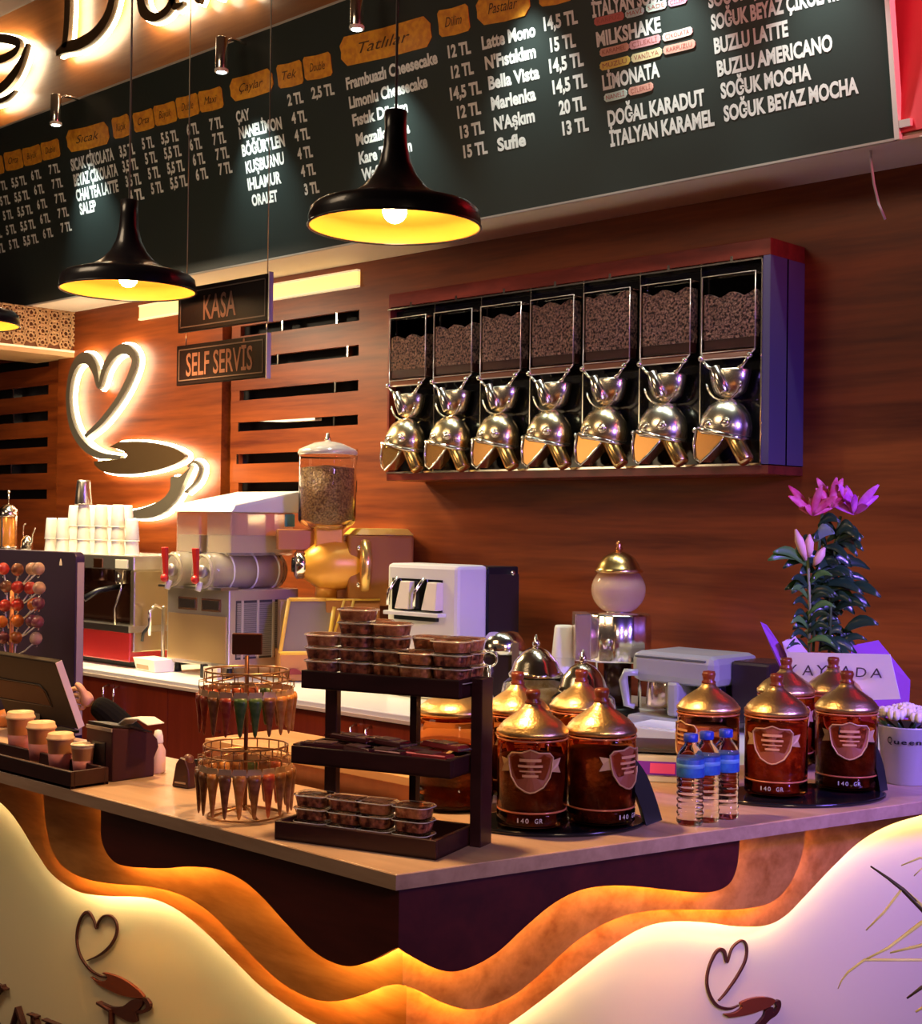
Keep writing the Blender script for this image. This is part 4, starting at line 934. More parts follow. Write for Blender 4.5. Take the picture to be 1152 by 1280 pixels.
for zr, R3, nm3 in ((zc(850), .088, 'upper_ring'), (zc(943), .088, 'lower_ring')):
    mb = MB().tube([(R3*math.cos(2*PI*q/32), R3*math.sin(2*PI*q/32), zr) for q in range(32)], .0022, 5, True).tube([(R3*math.cos(2*PI*q/32), R3*math.sin(2*PI*q/32), zr + .020) for q in range(32)], .0022, 5, True)
    for q in range(4): a = q*PI/2; mb.tube([(0, 0, zr + .01), (R3*math.cos(a), R3*math.sin(a), zr)], .002, 5)
    for q in range(20): a = 2*PI*q/20; mb.tube([(R3*math.cos(a), R3*math.sin(a), zr + .020), (R3*math.cos(a), R3*math.sin(a), zr)], .0014, 4)
    mb.build(nm3, BRW, car)
    mh = MB()
    for q in range(20):
        a = 2*PI*(q + .5)/20; c_, s_ = math.cos(a), math.sin(a)
        mh.tube([(R3*c_, R3*s_, zr), ((R3+.012)*c_, (R3+.012)*s_, zr - .002), ((R3+.012)*c_, (R3+.012)*s_, zr - .014), ((R3+.006)*c_, (R3+.006)*s_, zr - .018)], .0012, 4)
    h = mh.build('hooks', BRW, car); h['kind'] = 'stuff'
    RRs.append((zr, R3 + .009))
SCM = [mat('sweet_red', (.30, .03, .02), .3, col2=(.45, .10, .04), cscale=60), mat('sweet_green', (.05, .10, .03), .3, col2=(.12, .16, .05), cscale=60), mat('sweet_brown', (.16, .05, .02), .3, col2=(.30, .12, .05), cscale=60), mat('sweet_orange', (.45, .14, .03), .3, col2=(.55, .25, .08), cscale=60)]
SCN = ['red', 'green', 'brown', 'orange']
def make_sachet(ci, label, loc, rz, L, grp):
    t = thing('sweet_cone', label, 'sachet', loc, rz, grp)
    MB().lathe([(.0015, -L), (.004, -L*.94), (.010, -L*.45), (.0145, -L*.2), (.013, -.008)], seg=10).xf(Matrix.Diagonal((1, .7, 1, 1))).build('filled_cone', SCM[ci], t)
    MB().hexa([(-.017, -.001, -.012), (.017, -.001, -.012), (.017, .001, -.012), (-.017, .001, -.012), (-.013, -.0008, .004), (.013, -.0008, .004), (.013, .0008, .004), (-.013, .0008, .004)]).build('header', mat('header_foil', (.66, .42, .26), .35, .3), t)
    return t
cache = {}
for ri, (zr, R3) in enumerate(RRs):
    for q in range(20):
        a = 2*PI*(q + .5)/20; loc = pc_ + Vector((R3*math.cos(a), R3*math.sin(a), zr - .020)); loc.z = ZT + zr - .020
        ax = math.cos(a - YAW); side = 'right' if ax > .4 else ('left' if ax < -.4 else 'middle'); fb = 'front' if math.sin(a - YAW) < 0 else 'rear'
        ci = (0, 2, 0, 0, 1, 1, 2, 3)[int((ax + 1)*3.99)] if ri == 0 else (2, 3, 2, 1, 3, 2, 0, 2)[int((ax+1)*3.99)]
        L = .088 if ri == 0 else .098
        xs = sorted(math.cos(2*PI*(j + .5)/20 - YAW) for j in range(20) if (math.sin(2*PI*(j + .5)/20 - YAW) < 0) == (fb == 'front'))
        lab = '%s cone of sweets, %s from the left on the %s side of the %s ring' % (SCN[ci], ('first', 'second', 'third', 'fourth', 'fifth', 'sixth', 'seventh', 'eighth', 'ninth', 'tenth', 'eleventh')[min(range(len(xs)), key=lambda j: abs(xs[j] - ax))], fb, ('upper', 'lower')[ri])
        key = (ci, ri)
        if key in cache: dup(cache[key], loc, a + PI/2, lab)
        else: cache[key] = make_sachet(ci, lab, loc, a + PI/2, L, 'cones of sweets on the %s ring of the carousel' % ('upper', 'lower')[ri])

# ---- small dark holder and pale pump bottle behind the till
p = at(231, 984); k_ = mpp(p)
t = thing('card_holder', 'small dark rounded card holder left of the sachet carousel', 'holder', p, -.3 + YAW*.6)
MB().prism([(-.030, 0), (.026, 0), (.022, .045), (.010, .068), (-.006, .070), (-.018, .055)], lambda u, v, q: (u, q, v), -.014, .018).build('body', mat('holder_brown', (.05, .014, .012), .35), t, .004)
MB().ball((.006, .004, .064), .013).build('round_top', mat('holder_top', (.12, .04, .03), .35), t)
MB().box(-.018, .016, -.0155, -.014, .010, .014).build('label_strip', mat('strip_beige', (.5, .35, .25), .5), t)
p = at(252, 975)
t = thing('small_box', 'small black box behind the dark card holder', 'box', p, .2)
MB().box(-.016, .018, -.012, .02, 0, .05).build('body', BLACK, t, .003); MB().box(-.014, .016, -.014, -.012, .03, .045).build('lid_flap', mat('flap_dark', (.03, .02, .02), .5), t)
p = at(197, 966); 
t = thing('lotion_bottle', 'pale small squeeze bottle standing just right of the till box', 'bottle', p, 0)
MB().lathe([(.016, 0), (.019, .004), (.019, .055), (.012, .070), (.010, .074)], seg=16).build('body', mat('bottle_peach', (.78, .55, .42), .35), t)
MB().lathe([(.012, .074), (.013, .076), (.012, .090), (.008, .104), (.001, .106)], seg=14).build('cap', WHITE, t)
# ---- till printer box, cup tray and cups
pb = at(140, 978); k_ = mpp(pb)
t = thing('till_printer', 'dark plum receipt printer box at the till with sloped front', 'printer', pb, 0)
prf = [(0, 0), (.118, 0), (.118, .045), (.130, .070), (.126, .090), (.112, .104), (.06, .120), (0, .128)]
MB().prism(prf, lambda u, v, q: (q, u, v), -.115, 0).build('body', mat('till_plum', (.045, .012, .016), .5, spec=.25), t, .004)
MB().prism([(0.002, .129), (.06, .121), (.112, .105), (.112, .110), (.06, .126), (.002, .134)], lambda u, v, q: (q, u, v), -.112, -.003).build('lid', BLACK, t)
MB().box(-.112, -.002, -.003, .0, .118, .126).build('lid_edge', mat('edge_silver', (.5, .45, .42), .3, .6), t)
MB().box(-.085, -.03, -.002, .0, .02, .09).build('front_recess', BLACK, t)
pp = at(150, 940); 
t = thing('receipt_paper', 'white receipt paper curling out of the till printer', 'paper', pb + Vector((-.05, .06, .124)), .1)
MB().prism([(0, 0), (.03, .018), (.08, .022), (.115, .012), (.115, .014), (.08, .025), (.03, .021), (0, .003)], lambda u, v, q: (u, q, v), -.02, .03).build('sheet', PAPER, t)

ct = at(88, 987); 
ty = (at(140, 983) - ct); tx_ = (at(0, 969.5) - ct); ta = 0.
td = max(ty.y, .10); tw = .66
tr = thing('cup_tray', 'low dark wooden tray holding four paper cups at the counter edge', 'tray', ct, 0)
MB().box(-tw, 0, 0, td, 0, .006).build('base', RACKW, tr)
for (x0, x1, y0, y1) in ((-tw, 0, 0, .010), (-tw, 0, td-.010, td), (-tw, -tw+.01, .01, td-.01), (-.010, 0, .01, td-.01)): MB().box(x0, x1, y0, y1, .0, .040).build('side_board', RACKW, tr, .0015)
KR = mat('kraft_cup', (.60, .27, .13), .55); KL = mat('cup_lid', (.80, .50, .30), .4)
def make_cup(label, loc, h, r, lid=True):
    t = thing('paper_cup', label, 'cup', loc, .4, 'paper cups in the tray by the till')
    MB().lathe([(r*.70, 0), (r*.72, .002), (r*.95, h*.86), (r*.97, h*.87)], seg=22).build('cup_body', KR, t)
    MB().lathe([(r*.745, h*.12), (r*.765, h*.12), (r*.88, h*.50), (r*.86, h*.50)], seg=22).build('printed_band', mat('cup_print', (.42, .14, .16), .55), t)
    if lid: MB().lathe([(r*1.0, h*.84), (r*1.04, h*.86), (r*1.0, h*.90), (r*.94, h*.91), (r*.92, h*.985), (r*.86, h), (r*.8, h*.975), (.001, h*.97)], seg=22).build('lid', KL, t)
    else: MB().tube([(r*.97*math.cos(2*PI*q/22), r*.97*math.sin(2*PI*q/22), h*.98) for q in range(22)], .0028, 6, True).lathe([(r*.95, h*.86), (r*.99, h*.98), (r*.93, h*.97), (.001, h*.84)], seg=22).build('rolled_rim', mat('rim_cream', (.82, .66, .5), .4), t)
    return t
for (px, yb, yt_, wd, lab) in ((25, 946, 888, 35, 'tallest lidded kraft paper cup, leftmost in the tray'), (51, 955, 901, 36, 'second tallest lidded kraft paper cup, second from the left'), (75, 966, 915, 34, 'third lidded kraft paper cup, shorter than the one left of it'), (103, 970, 929, 29, 'smallest paper cup, without a lid, rightmost in the tray')):
    p = on_z(px, yb, ZT + .006); kk = mpp(p); make_cup(lab, p, (yb - yt_)*kk*.98, wd/2*kk, px != 103)

# ---- tilting till screen seen from behind
q0 = on_d(98, 912, DC + .37); s_ = q0.x
dd = DC + .37
tp = on_d(68, 828, dd - .075)
t = thing('till_screen', 'black tilted till screen seen from behind at the left edge', 'screen', (s_, dd, ZT), 0)
dz0 = q0.z - ZT; dz1 = tp.z - ZT; ly = tp.y - dd; WS = .40
e = Vector((0, ly, dz1 - dz0)).normalized(); nn = Vector((0, -e.z, e.y))
def scp(x, l, n_): v = Vector((0, 0, dz0)) + e*l + nn*n_; return (x, v.y, v.z)
SLn = math.hypot(ly, dz1 - dz0)
MB().hexa([scp(-WS, 0, 0), scp(0, 0, 0), scp(0, 0, -.022), scp(-WS, 0, -.022), scp(-WS, SLn, 0), scp(0, SLn, 0), scp(0, SLn, -.022), scp(-WS, SLn, -.022)]).build('housing', mat('screen_black', (.010, .005, .004), .55, spec=.2), t, .004)
MB().hexa([scp(-.0, .002, .0), scp(.002, .002, 0), scp(.002, .002, -.02), scp(0, .002, -.02), scp(0, SLn-.002, 0), scp(.002, SLn-.002, 0), scp(.002, SLn-.002, -.02), scp(0, SLn-.002, -.02)]).build('side_trim', mat('trim_lilac', (.6, .52, .55), .4), t)
MB().tube([scp(-WS, .125, .001), scp(-.13, .125, .001), scp(-.105, .105, .001), scp(-.10, .06, .001), scp(-WS, .055, .001)], .002, 5).build('back_groove', BLACK, t)
MB().hexa([scp(-WS, .06, .001), scp(-.108, .06, .001), scp(-.108, .06, -.002), scp(-WS, .06, -.002), scp(-WS, .12, .001), scp(-.12, .12, .001), scp(-.12, .12, -.002), scp(-WS, .12, -.002)]).build('back_plate', mat('back_brown', (.045, .016, .005), .6, spec=.2), t)
MB().box(-.26, -.16, .01, .10, 0, .008).box(-.23, -.19, -.01, .02, .005, dz0 + .08).build('stand', BLACK, t)

# ---- upright navy screen behind it, with the lollipops in front
dn_ = DC + .50
pr_ = on_d(95, 700, dn_); ztp = on_d(85, 690, dn_).z
t = thing('display_screen', 'upright navy screen back with rounded corner and a tiny white emblem', 'screen', (pr_.x, dn_, 0), 0)
NW = .62; z0 = 1.0; r = .02
poly = [(-NW, z0), (0, z0), (0, ztp - r)] + [(-r + r*math.cos(a), ztp - r + r*math.sin(a)) for a in (.4, .8, 1.2)] + [(-r, ztp), (-NW, ztp)]
MB().prism(poly, lambda u, v, q: (u, q, v), 0, .030).build('housing', NAVY, t, .003)
MB().box(.001, .003, .004, .026, z0 + .02, ztp - .03).build('side_trim', mat('trim_dim', (.25, .2, .24), .4), t)
el = on_d(76, 703, dn_); ex = el.x - pr_.x
MB().prism([(ex - .007, el.z - .009), (ex + .007, el.z - .009), (ex + .006, el.z), (ex, el.z + .011), (ex - .006, el.z)], lambda u, v, q: (u, q, v), -.001, 0).build('emblem', PAPER, t)
MB().box(-.40, -.22, -.02, .10, .55, .56).box(-.33, -.29, .03, .06, .56, z0 + .05).build('stand', BLACK, t)
MB().box(-.36, -.26, .02, .08, 0, .55).build('floor_post', BLACK, t)
# lollipops
lb = at(8, 905); dlp = DC + .40
pl0 = on_d(14, 815, dlp); 
hold = thing('lollipop_stand', 'small orange post stand holding lollipops before the navy screen', 'stand', (pl0.x, dlp, ZT), 0)
MB().lathe([(.045, 0), (.048, .004), (.048, .03), (.03, .045), (.012, .05)], seg=20).build('base', mat('stand_orange', (.60, .20, .05), .4), hold)
MB().tube([(0, 0, .04), (0, 0, .42)], .006, 8).build('post', mat('stand_orange'), hold)
mb = MB()
for zz in (.14, .20, .26, .32, .38): mb.lathe([(.020, zz), (.024, zz + .003), (.020, zz + .006)], seg=14)
mb.build('holder_disc', PLAST, hold)
LC = [('red', mat('candy_red', (.60, .04, .03), .12, coat=1)), ('orange', mat('candy_orange', (.72, .20, .03), .12, coat=1)), ('brown', mat('candy_brown', (.22, .08, .05), .12, coat=1)), ('milky', mat('candy_milk', (.62, .40, .30), .15, coat=1)), ('plum', mat('candy_plum', (.25, .06, .10), .12, coat=1))]
lp = [(4, 711, 0), (22, 712, 2), (40, 711, 3), (48, 711, 3), (8, 733, 2), (22, 734, 0), (38, 735, 0), (49, 735, 3), (6, 757, 0), (22, 756, 0), (42, 756, 1), (48, 754, 4), (2, 777, 1), (22, 776, 1), (40, 776, 4), (47, 777, 4), (20, 797, 1), (45, 798, 3), (4, 797, 4)]
for i, (px, py, c) in enumerate(lp):
    rr = .0165; dq = dlp - (.05 if i % 2 else .03)
    p = on_d(px, py, dq); row = ('top', 'second', 'third', 'fourth', 'bottom')[min(4, int((py - 700)/22))]
    nth = sorted([q[0] for q in lp if abs(q[1] - py) < 6]).index(px)
    t = thing('lollipop', '%s ball lollipop in clear wrap, number %s from the left in the %s row' % (LC[c][0], ('one', 'two', 'three', 'four')[nth], row), 'lollipop', p, 0, 'ball lollipops in front of the navy screen')
    MB().ball((0, 0, 0), rr, seg=14, ring=9).build('candy', LC[c][1], t)
    MB().ball((0, 0, 0), rr*1.16, seg=10, ring=6).lathe([(.003, -rr*1.5), (.007, -rr*1.15)], seg=8).build('wrap', PLAST, t)
    tz = Vector((pl0.x + (.018 if px > 14 else -.018), dlp, max(p.z - .07, 1.17))) - p
    MB().tube([Vector((0, 0, -rr*.5)), tz*.5 + Vector((0, 0, -.01)), tz], .0022, 6).build('stick', WHITE, t)
# ------------------------------------------------------------------ things on the rear worktop (wall frame: x along the wall, y into it)
def wz(px, py, d): return on_d(px, py, d).z
# ---- slush machine
dS = DE + .22
c_ = on_d(285, 830, dS); x1 = c_.x; x0 = on_d(208, 820, dS).x
sl_ = thing('slush_machine', 'two bowl slush drink machine with clear tanks and red tap levers', 'machine', (x1, dS, ZW), 0)
w_ = x1 - x0; dp = .42; kz = mpp(c_)
def zz_(py): return wz(285, py, dS) - ZW
zb1 = zz_(738)
MB().box(-w_, 0, 0, dp, .05, zb1).build('body', mat('slush_body', (.70, .62, .50), .3, .7), sl_, .006)
for fx in (-w_ + .04, -.04):
    for fy in (.04, dp - .04): MB().lathe([(.018, 0), (.014, .05)], (fx, fy, 0), 12).build('foot', BLACK, sl_)
MB().box(-w_ + .015, -.015, -.004, 0, .07, zb1 - .125).build('front_plate', mat('slush_plate_gold_sheen', (.62, .40, .18), .3, .45), sl_, .002)  # golden reflection painted in as the plate's colour
for a in (-w_*.80, -w_*.42):
    MB().box(a, a + w_*.30, -.005, 0, zb1 - .105, zb1 - .045).build('switch_frame', mat('frame_brown', (.16, .07, .03), .4), sl_)
    MB().box(a + .008, a + w_*.30 - .008, -.008, -.004, zb1 - .097, zb1 - .053).build('switch_plate', STEEL, sl_)
MB().box(-w_ - .005, .005, -.05, .05, zb1, zb1 + .012).build('drip_edge', STEEL, sl_)
lou = MB(); n = 26
for i in range(n):
    z = .10 + (zb1 - .16)*i/n; lou.box(.0, .007, .045, dp - .04, z, z + .008)
o = lou.build('louvres', mat('louvre_grey', (.42, .40, .36), .35, .6), sl_); o['kind'] = 'stuff'
MB().box(.0005, .003, .04, dp - .035, .09, zb1 - .05).build('vent_recess', mat('vent_dark', (.06, .05, .045), .6), sl_)
for f in (.16, .38, .6, .82): MB().box(.006, .011, dp*f, dp*f + .012, .09, zb1 - .05).build('vent_post', mat('vent_post', (.72, .66, .55), .3, .5), sl_)
for k, cx in enumerate((-w_*.76, -w_*.26)):
    rc = .088; zc_ = zb1 + .085
    m = Matrix.Translation((cx, 0, zc_)) @ Matrix.Rotation(-PI/2, 4, 'X')
    MB().lathe([(rc*.8, -.06), (rc, -.045), (rc, dp*.9), (rc*.8, dp*.95)], seg=28).xf(m).build('cylinder_bowl', PLAST, sl_)
    MB().lathe([(rc*.80, -.02), (rc*.82, dp*.86)], seg=20).xf(m).build('cooling_drum', mat('drum_pale', (.66, .58, .48), .35), sl_)
    for yy in (.06, .20, .33): MB().tube([(cx + (rc+.003)*math.cos(q*PI/12), yy, zc_ + (rc+.003)*math.sin(q*PI/12)) for q in range(24)], .005, 6, True).build('band', mat('band_clear', (.85, .82, .75), .2), sl_)
    MB().tube([(cx + rc*.85*math.cos(q*PI/12), -.058, zc_ + rc*.85*math.sin(q*PI/12)) for q in range(24)], .008, 6, True).build('front_ring', FROST, sl_)
    MB().lathe([(.028, -.075), (.032, -.06), (.02, -.03)], seg=16).xf(m).build('hub', mat('hub_grey', (.45, .42, .4), .3, .5), sl_)
    MB().tube([(cx, -.07, zc_ - .05), (cx, -.085, zc_ - .09)], .014, 8).build('spout', mat('spout_white', (.8, .76, .7), .35), sl_)
    MB().hexa([(cx - .012, -.10, zc_ - .03), (cx + .012, -.10, zc_ - .03), (cx + .012, -.085, zc_ - .03), (cx - .012, -.085, zc_ - .03), (cx - .019, -.11, zc_ + .11), (cx + .019, -.11, zc_ + .11), (cx + .019, -.09, zc_ + .11), (cx - .019, -.09, zc_ + .11)]).build('tap_lever', RED, sl_, .004)
    MB().ball((cx, -.10, zc_ - .038), .020).build('tap_knob', RED, sl_)
    MB().box(cx - .095, cx + .095, .03, dp*.98, zc_ + .075, zz_(640)).build('tank', FROST, sl_, .008)
    MB().box(cx - .088, cx + .088, .04, dp*.95, zc_ + .09, zc_ + .17).build('drink', mat('drink_peach', (.62, .46, .32), .4), sl_)
zt1 = zz_(640); zt2 = zz_(619)
MB().hexa([(-w_ - .01, .0, zt1), (.01, .0, zt1), (.01, dp + .01, zt1), (-w_ - .01, dp + .01, zt1), (-w_, .03, zt1 + .035), (0, .03, zt1 + .035), (0, dp, zt2 + .03), (-w_, dp, zt2 + .03)]).build('tank_lid', mat('lid_white', (.82, .80, .78), .25, trans=.2), sl_, .006)
MB().box(-.004, .012, dp - .09, dp - .04, zb1 + .30, zb1 + .36).build('blue_sticker', mat('sticker_blue', (.10, .35, .60), .5), sl_)

# ---- bean grinder with glass hopper
gx = on_d(406, 845, 4.40); kg = mpp(gx)
def gz(py): return wz(406, py, 4.40) - ZW
gr = thing('bean_grinder', 'golden cast bean grinder with tall glass hopper and yellow framed drawer box', 'machine', (gx.x, 4.40, ZW), YAW + .22)
def gl(px): return (px - 406) * kg
hz0, hz1 = gz(655), gz(566); rh = 36*kg
MB().lathe([(rh*.55, hz0 - .03), (rh*.92, hz0), (rh, hz0 + .02), (rh, hz1 - .02), (rh*.96, hz1), (rh*.92, hz1), (rh*.95, hz1 - .02), (rh*.95, hz0 + .02), (rh*.5, hz0 - .01)], seg=32).build('hopper_glass', GLASS, gr)
MB().lathe([(rh*.3, hz0 - .01), (rh*.93, hz0 + .02), (rh*.935, hz0 + (hz1 - hz0)*.78), (.001, hz0 + (hz1-hz0)*.82)], seg=28).build('beans', LBEANS, gr)
MB().lathe([(rh*1.03, hz1 - .012), (rh*1.05, hz1), (rh*1.0, hz1 + .015), (rh*.5, hz1 + .045), (.02, hz1 + .055)], seg=32).build('hopper_lid', mat('lid_glass', (.9, .85, .75), .1, .2, trans=.5, ior=1.2), gr)
MB().lathe([(.012, hz1 + .05), (.018, hz1 + .065), (.010, hz1 + .075), (.008, hz1 + .09), (.001, hz1 + .095)], seg=14).build('lid_knob', CHROME, gr)
MB().box(gl(390), gl(425), -.055, .055, gz(690), gz(655) ).build('neck', GOLD, gr, .008)
mx = Matrix.Translation((0, 0, gz(706))) @ Matrix.Rotation(PI/2, 4, 'Y')
MB().lathe([(.05, gl(372)), (.085, gl(385)), (.115, gl(396)), (.125, gl(415)), (.11, gl(438)), (.10, gl(450))], seg=26).xf(mx).build('grinding_head', GOLD, gr)
MB().lathe([(.150, gl(444)), (.160, gl(447)), (.160, gl(455)), (.150, gl(458))], seg=32).xf(mx).build('flange', mat('flange_gold', (.85, .50, .14), .25, .8), gr)
for a in (.7, 2.3, 3.9, 5.5): MB().ball((gl(443), -.13*math.cos(a), gz(706) + .13*math.sin(a)), .014).build('bolt', CHROME, gr)
MB().lathe([(.055, gl(366)), (.068, gl(369)), (.068, gl(378)), (.05, gl(382))], seg=10).xf(mx).build('adjusting_knob', CHROME, gr)
MB().lathe([(.034, gl(363)), (.038, gl(367))], seg=18).xf(mx).build('knob_face', BLACKG, gr)
MB().box(gl(430), gl(512), -.10, .30, gz(756), gz(668)).build('motor_housing', BRNP, gr, .012)
MB().hexa([(gl(438), -.10, gz(668)), (gl(512), -.10, gz(668)), (gl(520), .30, gz(668)), (gl(438), .30, gz(668)), (gl(446), -.08, gz(660)), (gl(505), -.08, gz(660)), (gl(512), .28, gz(660)), (gl(446), .28, gz(660))]).build('housing_cover', YELP, gr, .003)
MB().box(gl(345), gl(398), .00, .10, gz(688), gz(662)).build('side_housing', mat('side_brown', (.48, .17, .04), .4), gr, .006)
MB().lathe([(.055, gz(752)), (.05, gz(728))], seg=18).build('outlet_chute', GOLD, gr)
xa, xb, xc = gl(346), gl(403), gl(470)
zb_, zm_, zt_g = .005, gz(812), gz(748)
YB = -.16
MB().box(xa, xb, YB, .14, zb_, zm_).build('drawer_box', mat('box_orange', (.55, .22, .05), .4), gr, .004)
MB().box(xb, xc, YB + .06, .14, zb_, zt_g).build('side_box', mat('box_brown', (.42, .15, .035), .4), gr, .004)
sl_y = .10
# slanted yellow window frame on the drawer
def fr_(x, zf, t_): return (x + (.045*zf), YB + sl_y*zf*.8 - t_, zm_ + (zt_g - zm_)*zf)
def bar(p, q, wd, m, nm): 
    p, q = Vector(p), Vector(q); MB().tube([p, q], wd, 4).build(nm, m, gr)
cs = [fr_(xa, 0, 0), fr_(xb, 0, 0), fr_(xb, 1, 0), fr_(xa, 1, 0)]
for i in range(4): bar(cs[i], cs[(i+1) % 4], .012, YELP, 'window_frame')
MB().add([Vector(c) for c in cs] + [Vector(c) + Vector((0, .004, 0)) for c in cs], [(0, 1, 2, 3), (7, 6, 5, 4), (0, 4, 5, 1), (1, 5, 6, 2), (2, 6, 7, 3), (3, 7, 4, 0)]).build('window_glass', mat('smoky_glass', (.55, .42, .32), .1, trans=.6, ior=1.2), gr)
MB().box(xa + .01, xb - .005, YB + .10, .12, zm_, zt_g - .01).build('drawer_inner', mat('inner_tan', (.34, .20, .12), .5), gr)
for a, b in (((xb + .01, YB + .058, zm_ - .02), (xb + .085, YB + .058, zt_g)), ((xb + .055, YB + .056, zm_ - .02), (xb + .13, YB + .056, zt_g))): bar(a, b, .008, YELP, 'slanted_bar')
bar((xb, YB + .058, zt_g), (xc, YB + .058, zt_g), .006, YELP, 'top_bar')
hd = MB().prism([(-.04 + .04*math.cos(a) + .04, .028*math.sin(a)) for a in [k*PI/8 for k in range(9)]], lambda u, v, q: (u + xa + .06, q, v + .035), YB - .012, YB)
hd.build('drawer_pull', mat('pull_maroon', (.25, .02, .015), .3), gr)

# ---- white twin spout machine
dWm = DE + .38
a = on_d(480, 760, dWm); b = on_d(568, 770, dWm); ztw = wz(540, 706, dWm) - ZW; ww = b.x - a.x
wm = thing('twin_spout_machine', 'white countertop machine with two lit spouts and black side', 'machine', (b.x, dWm, ZW), 0)
MW_ = mat('machine_white', (.80, .76, .68), .3)
MB().box(-ww, 0, .015, .20, 0, ztw).build('front_body', MW_, wm, .018)
MB().box(-ww + .01, -.002, .20, .40, 0, ztw - .008).build('rear_body', BLACK, wm, .008)
MB().box(-.0005, .004, .205, .395, .04, ztw - .04).build('side_panel', mat('side_black', (.03, .022, .018), .3), wm)
def mz(py): return wz(525, py, dWm) - ZW
MB().box(-ww*.90, -ww*.20, .006, .02, mz(764), mz(724)).build('spout_recess', BLACKG, wm)
for fx in (.66, .28):
    cx = -ww*fx
    MB().hexa([(cx - .05, -.03, mz(762)), (cx + .035, -.03, mz(762)), (cx + .035, .02, mz(762)), (cx - .05, .02, mz(762)), (cx - .025, -.02, mz(727)), (cx + .035, -.02, mz(727)), (cx + .035, .02, mz(727)), (cx - .025, .02, mz(727))]).build('cup_spout', mat('spout_ivory', (.85, .74, .56), .35), wm, .004)
    MB().tube([(cx - .06, .0, mz(722)), (cx - .085, -.03, mz(740)), (cx - .09, -.03, mz(758))], .008, 6).build('lever_arm', CHROME, wm)
MB().box(-ww*.85, -ww*.25, -.002, .016, mz(776), mz(771)).build('slot', BLACK, wm)
MB().box(-ww*.93, -ww*.15, -.035, .016, mz(770), mz(765)).build('drip_tray', MW_, wm, .003)
MB().ball((.006, .35, mz(716)), .012).build('side_button', CHROME, wm)

# ---- espresso machine at the left, with cups on top
dEm = DE + .16
e0 = on_d(92, 760, dEm); e1 = on_d(166, 770, dEm); zte = wz(140, 694, dEm) - ZW
em = thing('espresso_machine', 'large chrome espresso machine with dark front behind the navy screen', 'machine', (e1.x, dEm, ZW), 0)
def ez(py): return wz(140, py, dEm) - ZW
EWd = 1.25; ED = .48
MB().box(-EWd, .0, .14, ED, .10, ez(712)).build('body', STEEL, em, .008)
MB().box(-EWd, -.0, -.0, ED, ez(712), zte).build('top_deck', mat('deck_steel', (.80, .74, .66), .2, .9), em, .006)
MB().box(-EWd + .02, -.04, .132, .14, ez(785), ez(712)).build('back_splash', mat('splash_brown', (.10, .035, .02), .12, .6), em)
MB().box(-.028, .008, .0, ED, .08, ez(712)).build('side_panel', mat('side_gilt', (.62, .50, .32), .22, .9), em, .006)
MB().box(-EWd, .01, -.03, ED, ez(788), ez(780)).build('drip_grille', STEEL, em)
MB().box(-EWd + .02, -.01, -.012, ED - .02, .03, ez(788)).build('drip_tray', mat('tray_red', (.55, .03, .03), .25, coat=.5), em, .006)
MB().box(-EWd, .0, .04, ED - .02, .0, .03).build('base', BLACK, em)
for cx in (-.20, -.62, -1.0):
    MB().lathe([(.036, ez(730)), (.040, ez(726)), (.040, ez(713)), (.03, ez(711))], (cx, .07, 0), 18).build('group_head', CHROME, em)
    h = MB().tube([(cx, .07, ez(733)), (cx - .02, -.06, ez(738)), (cx - .04, -.13, ez(748))], [.014, .014, .018], 8); h.build('portafilter', BLACK, em)
    MB().tube([(cx + .07, .03, ez(713)), (cx + .085, -.0, ez(740)), (cx + .05, -.01, ez(760)), (cx + .06, -.01, ez(782))], .006, 6).build('steam_wand', CHROME, em)
MB().box(-.16, -.05, -.004, .0, ez(710), ez(699)).build('button_panel', mat('button_white', (.78, .74, .62), .4), em, .002)
MB().box(-.36, -.28, -.004, .0, ez(710), ez(699)).build('badge_plate', COPPER, em)
CUPW = mat('cup_porcelain', (.84, .79, .70), .25)
def cup_proto(nm, label, loc, h, r, m=None, inv=True, grp='cups stacked on the espresso machine'):
    t = thing(nm, label, 'cup', loc, 0, grp)
    P_ = [(r, 0), (r*1.03, h*.03), (r*.80, h*.92), (r*.72, h), (r*.6, h*.985), (.001, h*.96)] if inv else [(r*.7, 0), (r*.75, .002), (r, h), (r*.95, h), (r*.7, h*.08), (.001, h*.06)]
    MB().lathe(P_, seg=16).build('cup_body', m or CUPW, t)
    MB().tube([((r*1.0)*math.cos(2*PI*q/16), (r*1.0)*math.sin(2*PI*q/16), h*(.02 if inv else 1)) for q in range(16)], .0022, 5, True).build('rim', m or CUPW, t)
    return t
# two rows deep, stacked upside down; (px, level base y, height px, width px, row)
zdk = ZW + zte
pro = None
rows_ = [(64, 0, 1, 0), (78, 0, 1, 0), (92, 0, 2, 1), (104, 0, 2, 0), (116, 0, 2, 1), (126, 0, 2, 0), (136, 0, 2, 1), (147, 0, 2, 0), (158, 0, 2, 1), (165, 0, 1, 0)]
hc = .115
names_c = ['first', 'second', 'third', 'fourth', 'fifth', 'sixth', 'seventh', 'eighth', 'ninth', 'tenth']
for i, (px, _, lv_, rw_) in enumerate(rows_):
    # (the tall metal cup stands on the fourth stack)
    dcc = dEm + (.07 if rw_ == 0 else .22); bx = on_d(px, 690, dcc).x
    for k in range(lv_ + 1):
        lab = 'pale upturned cup, %s of the %s stack from the left on the espresso machine' % (('bottom', 'middle', 'top')[k] if lv_ == 2 else ('bottom', 'top')[k], names_c[i])
        loc = Vector((bx, dcc, zdk + hc*.62*k))
        if pro is None: pro = cup_proto('upturned_cup', lab, loc, hc, .036)
        else: dup(pro, loc, .3*i, lab)
bx = on_d(104, 640, dEm + .07).x
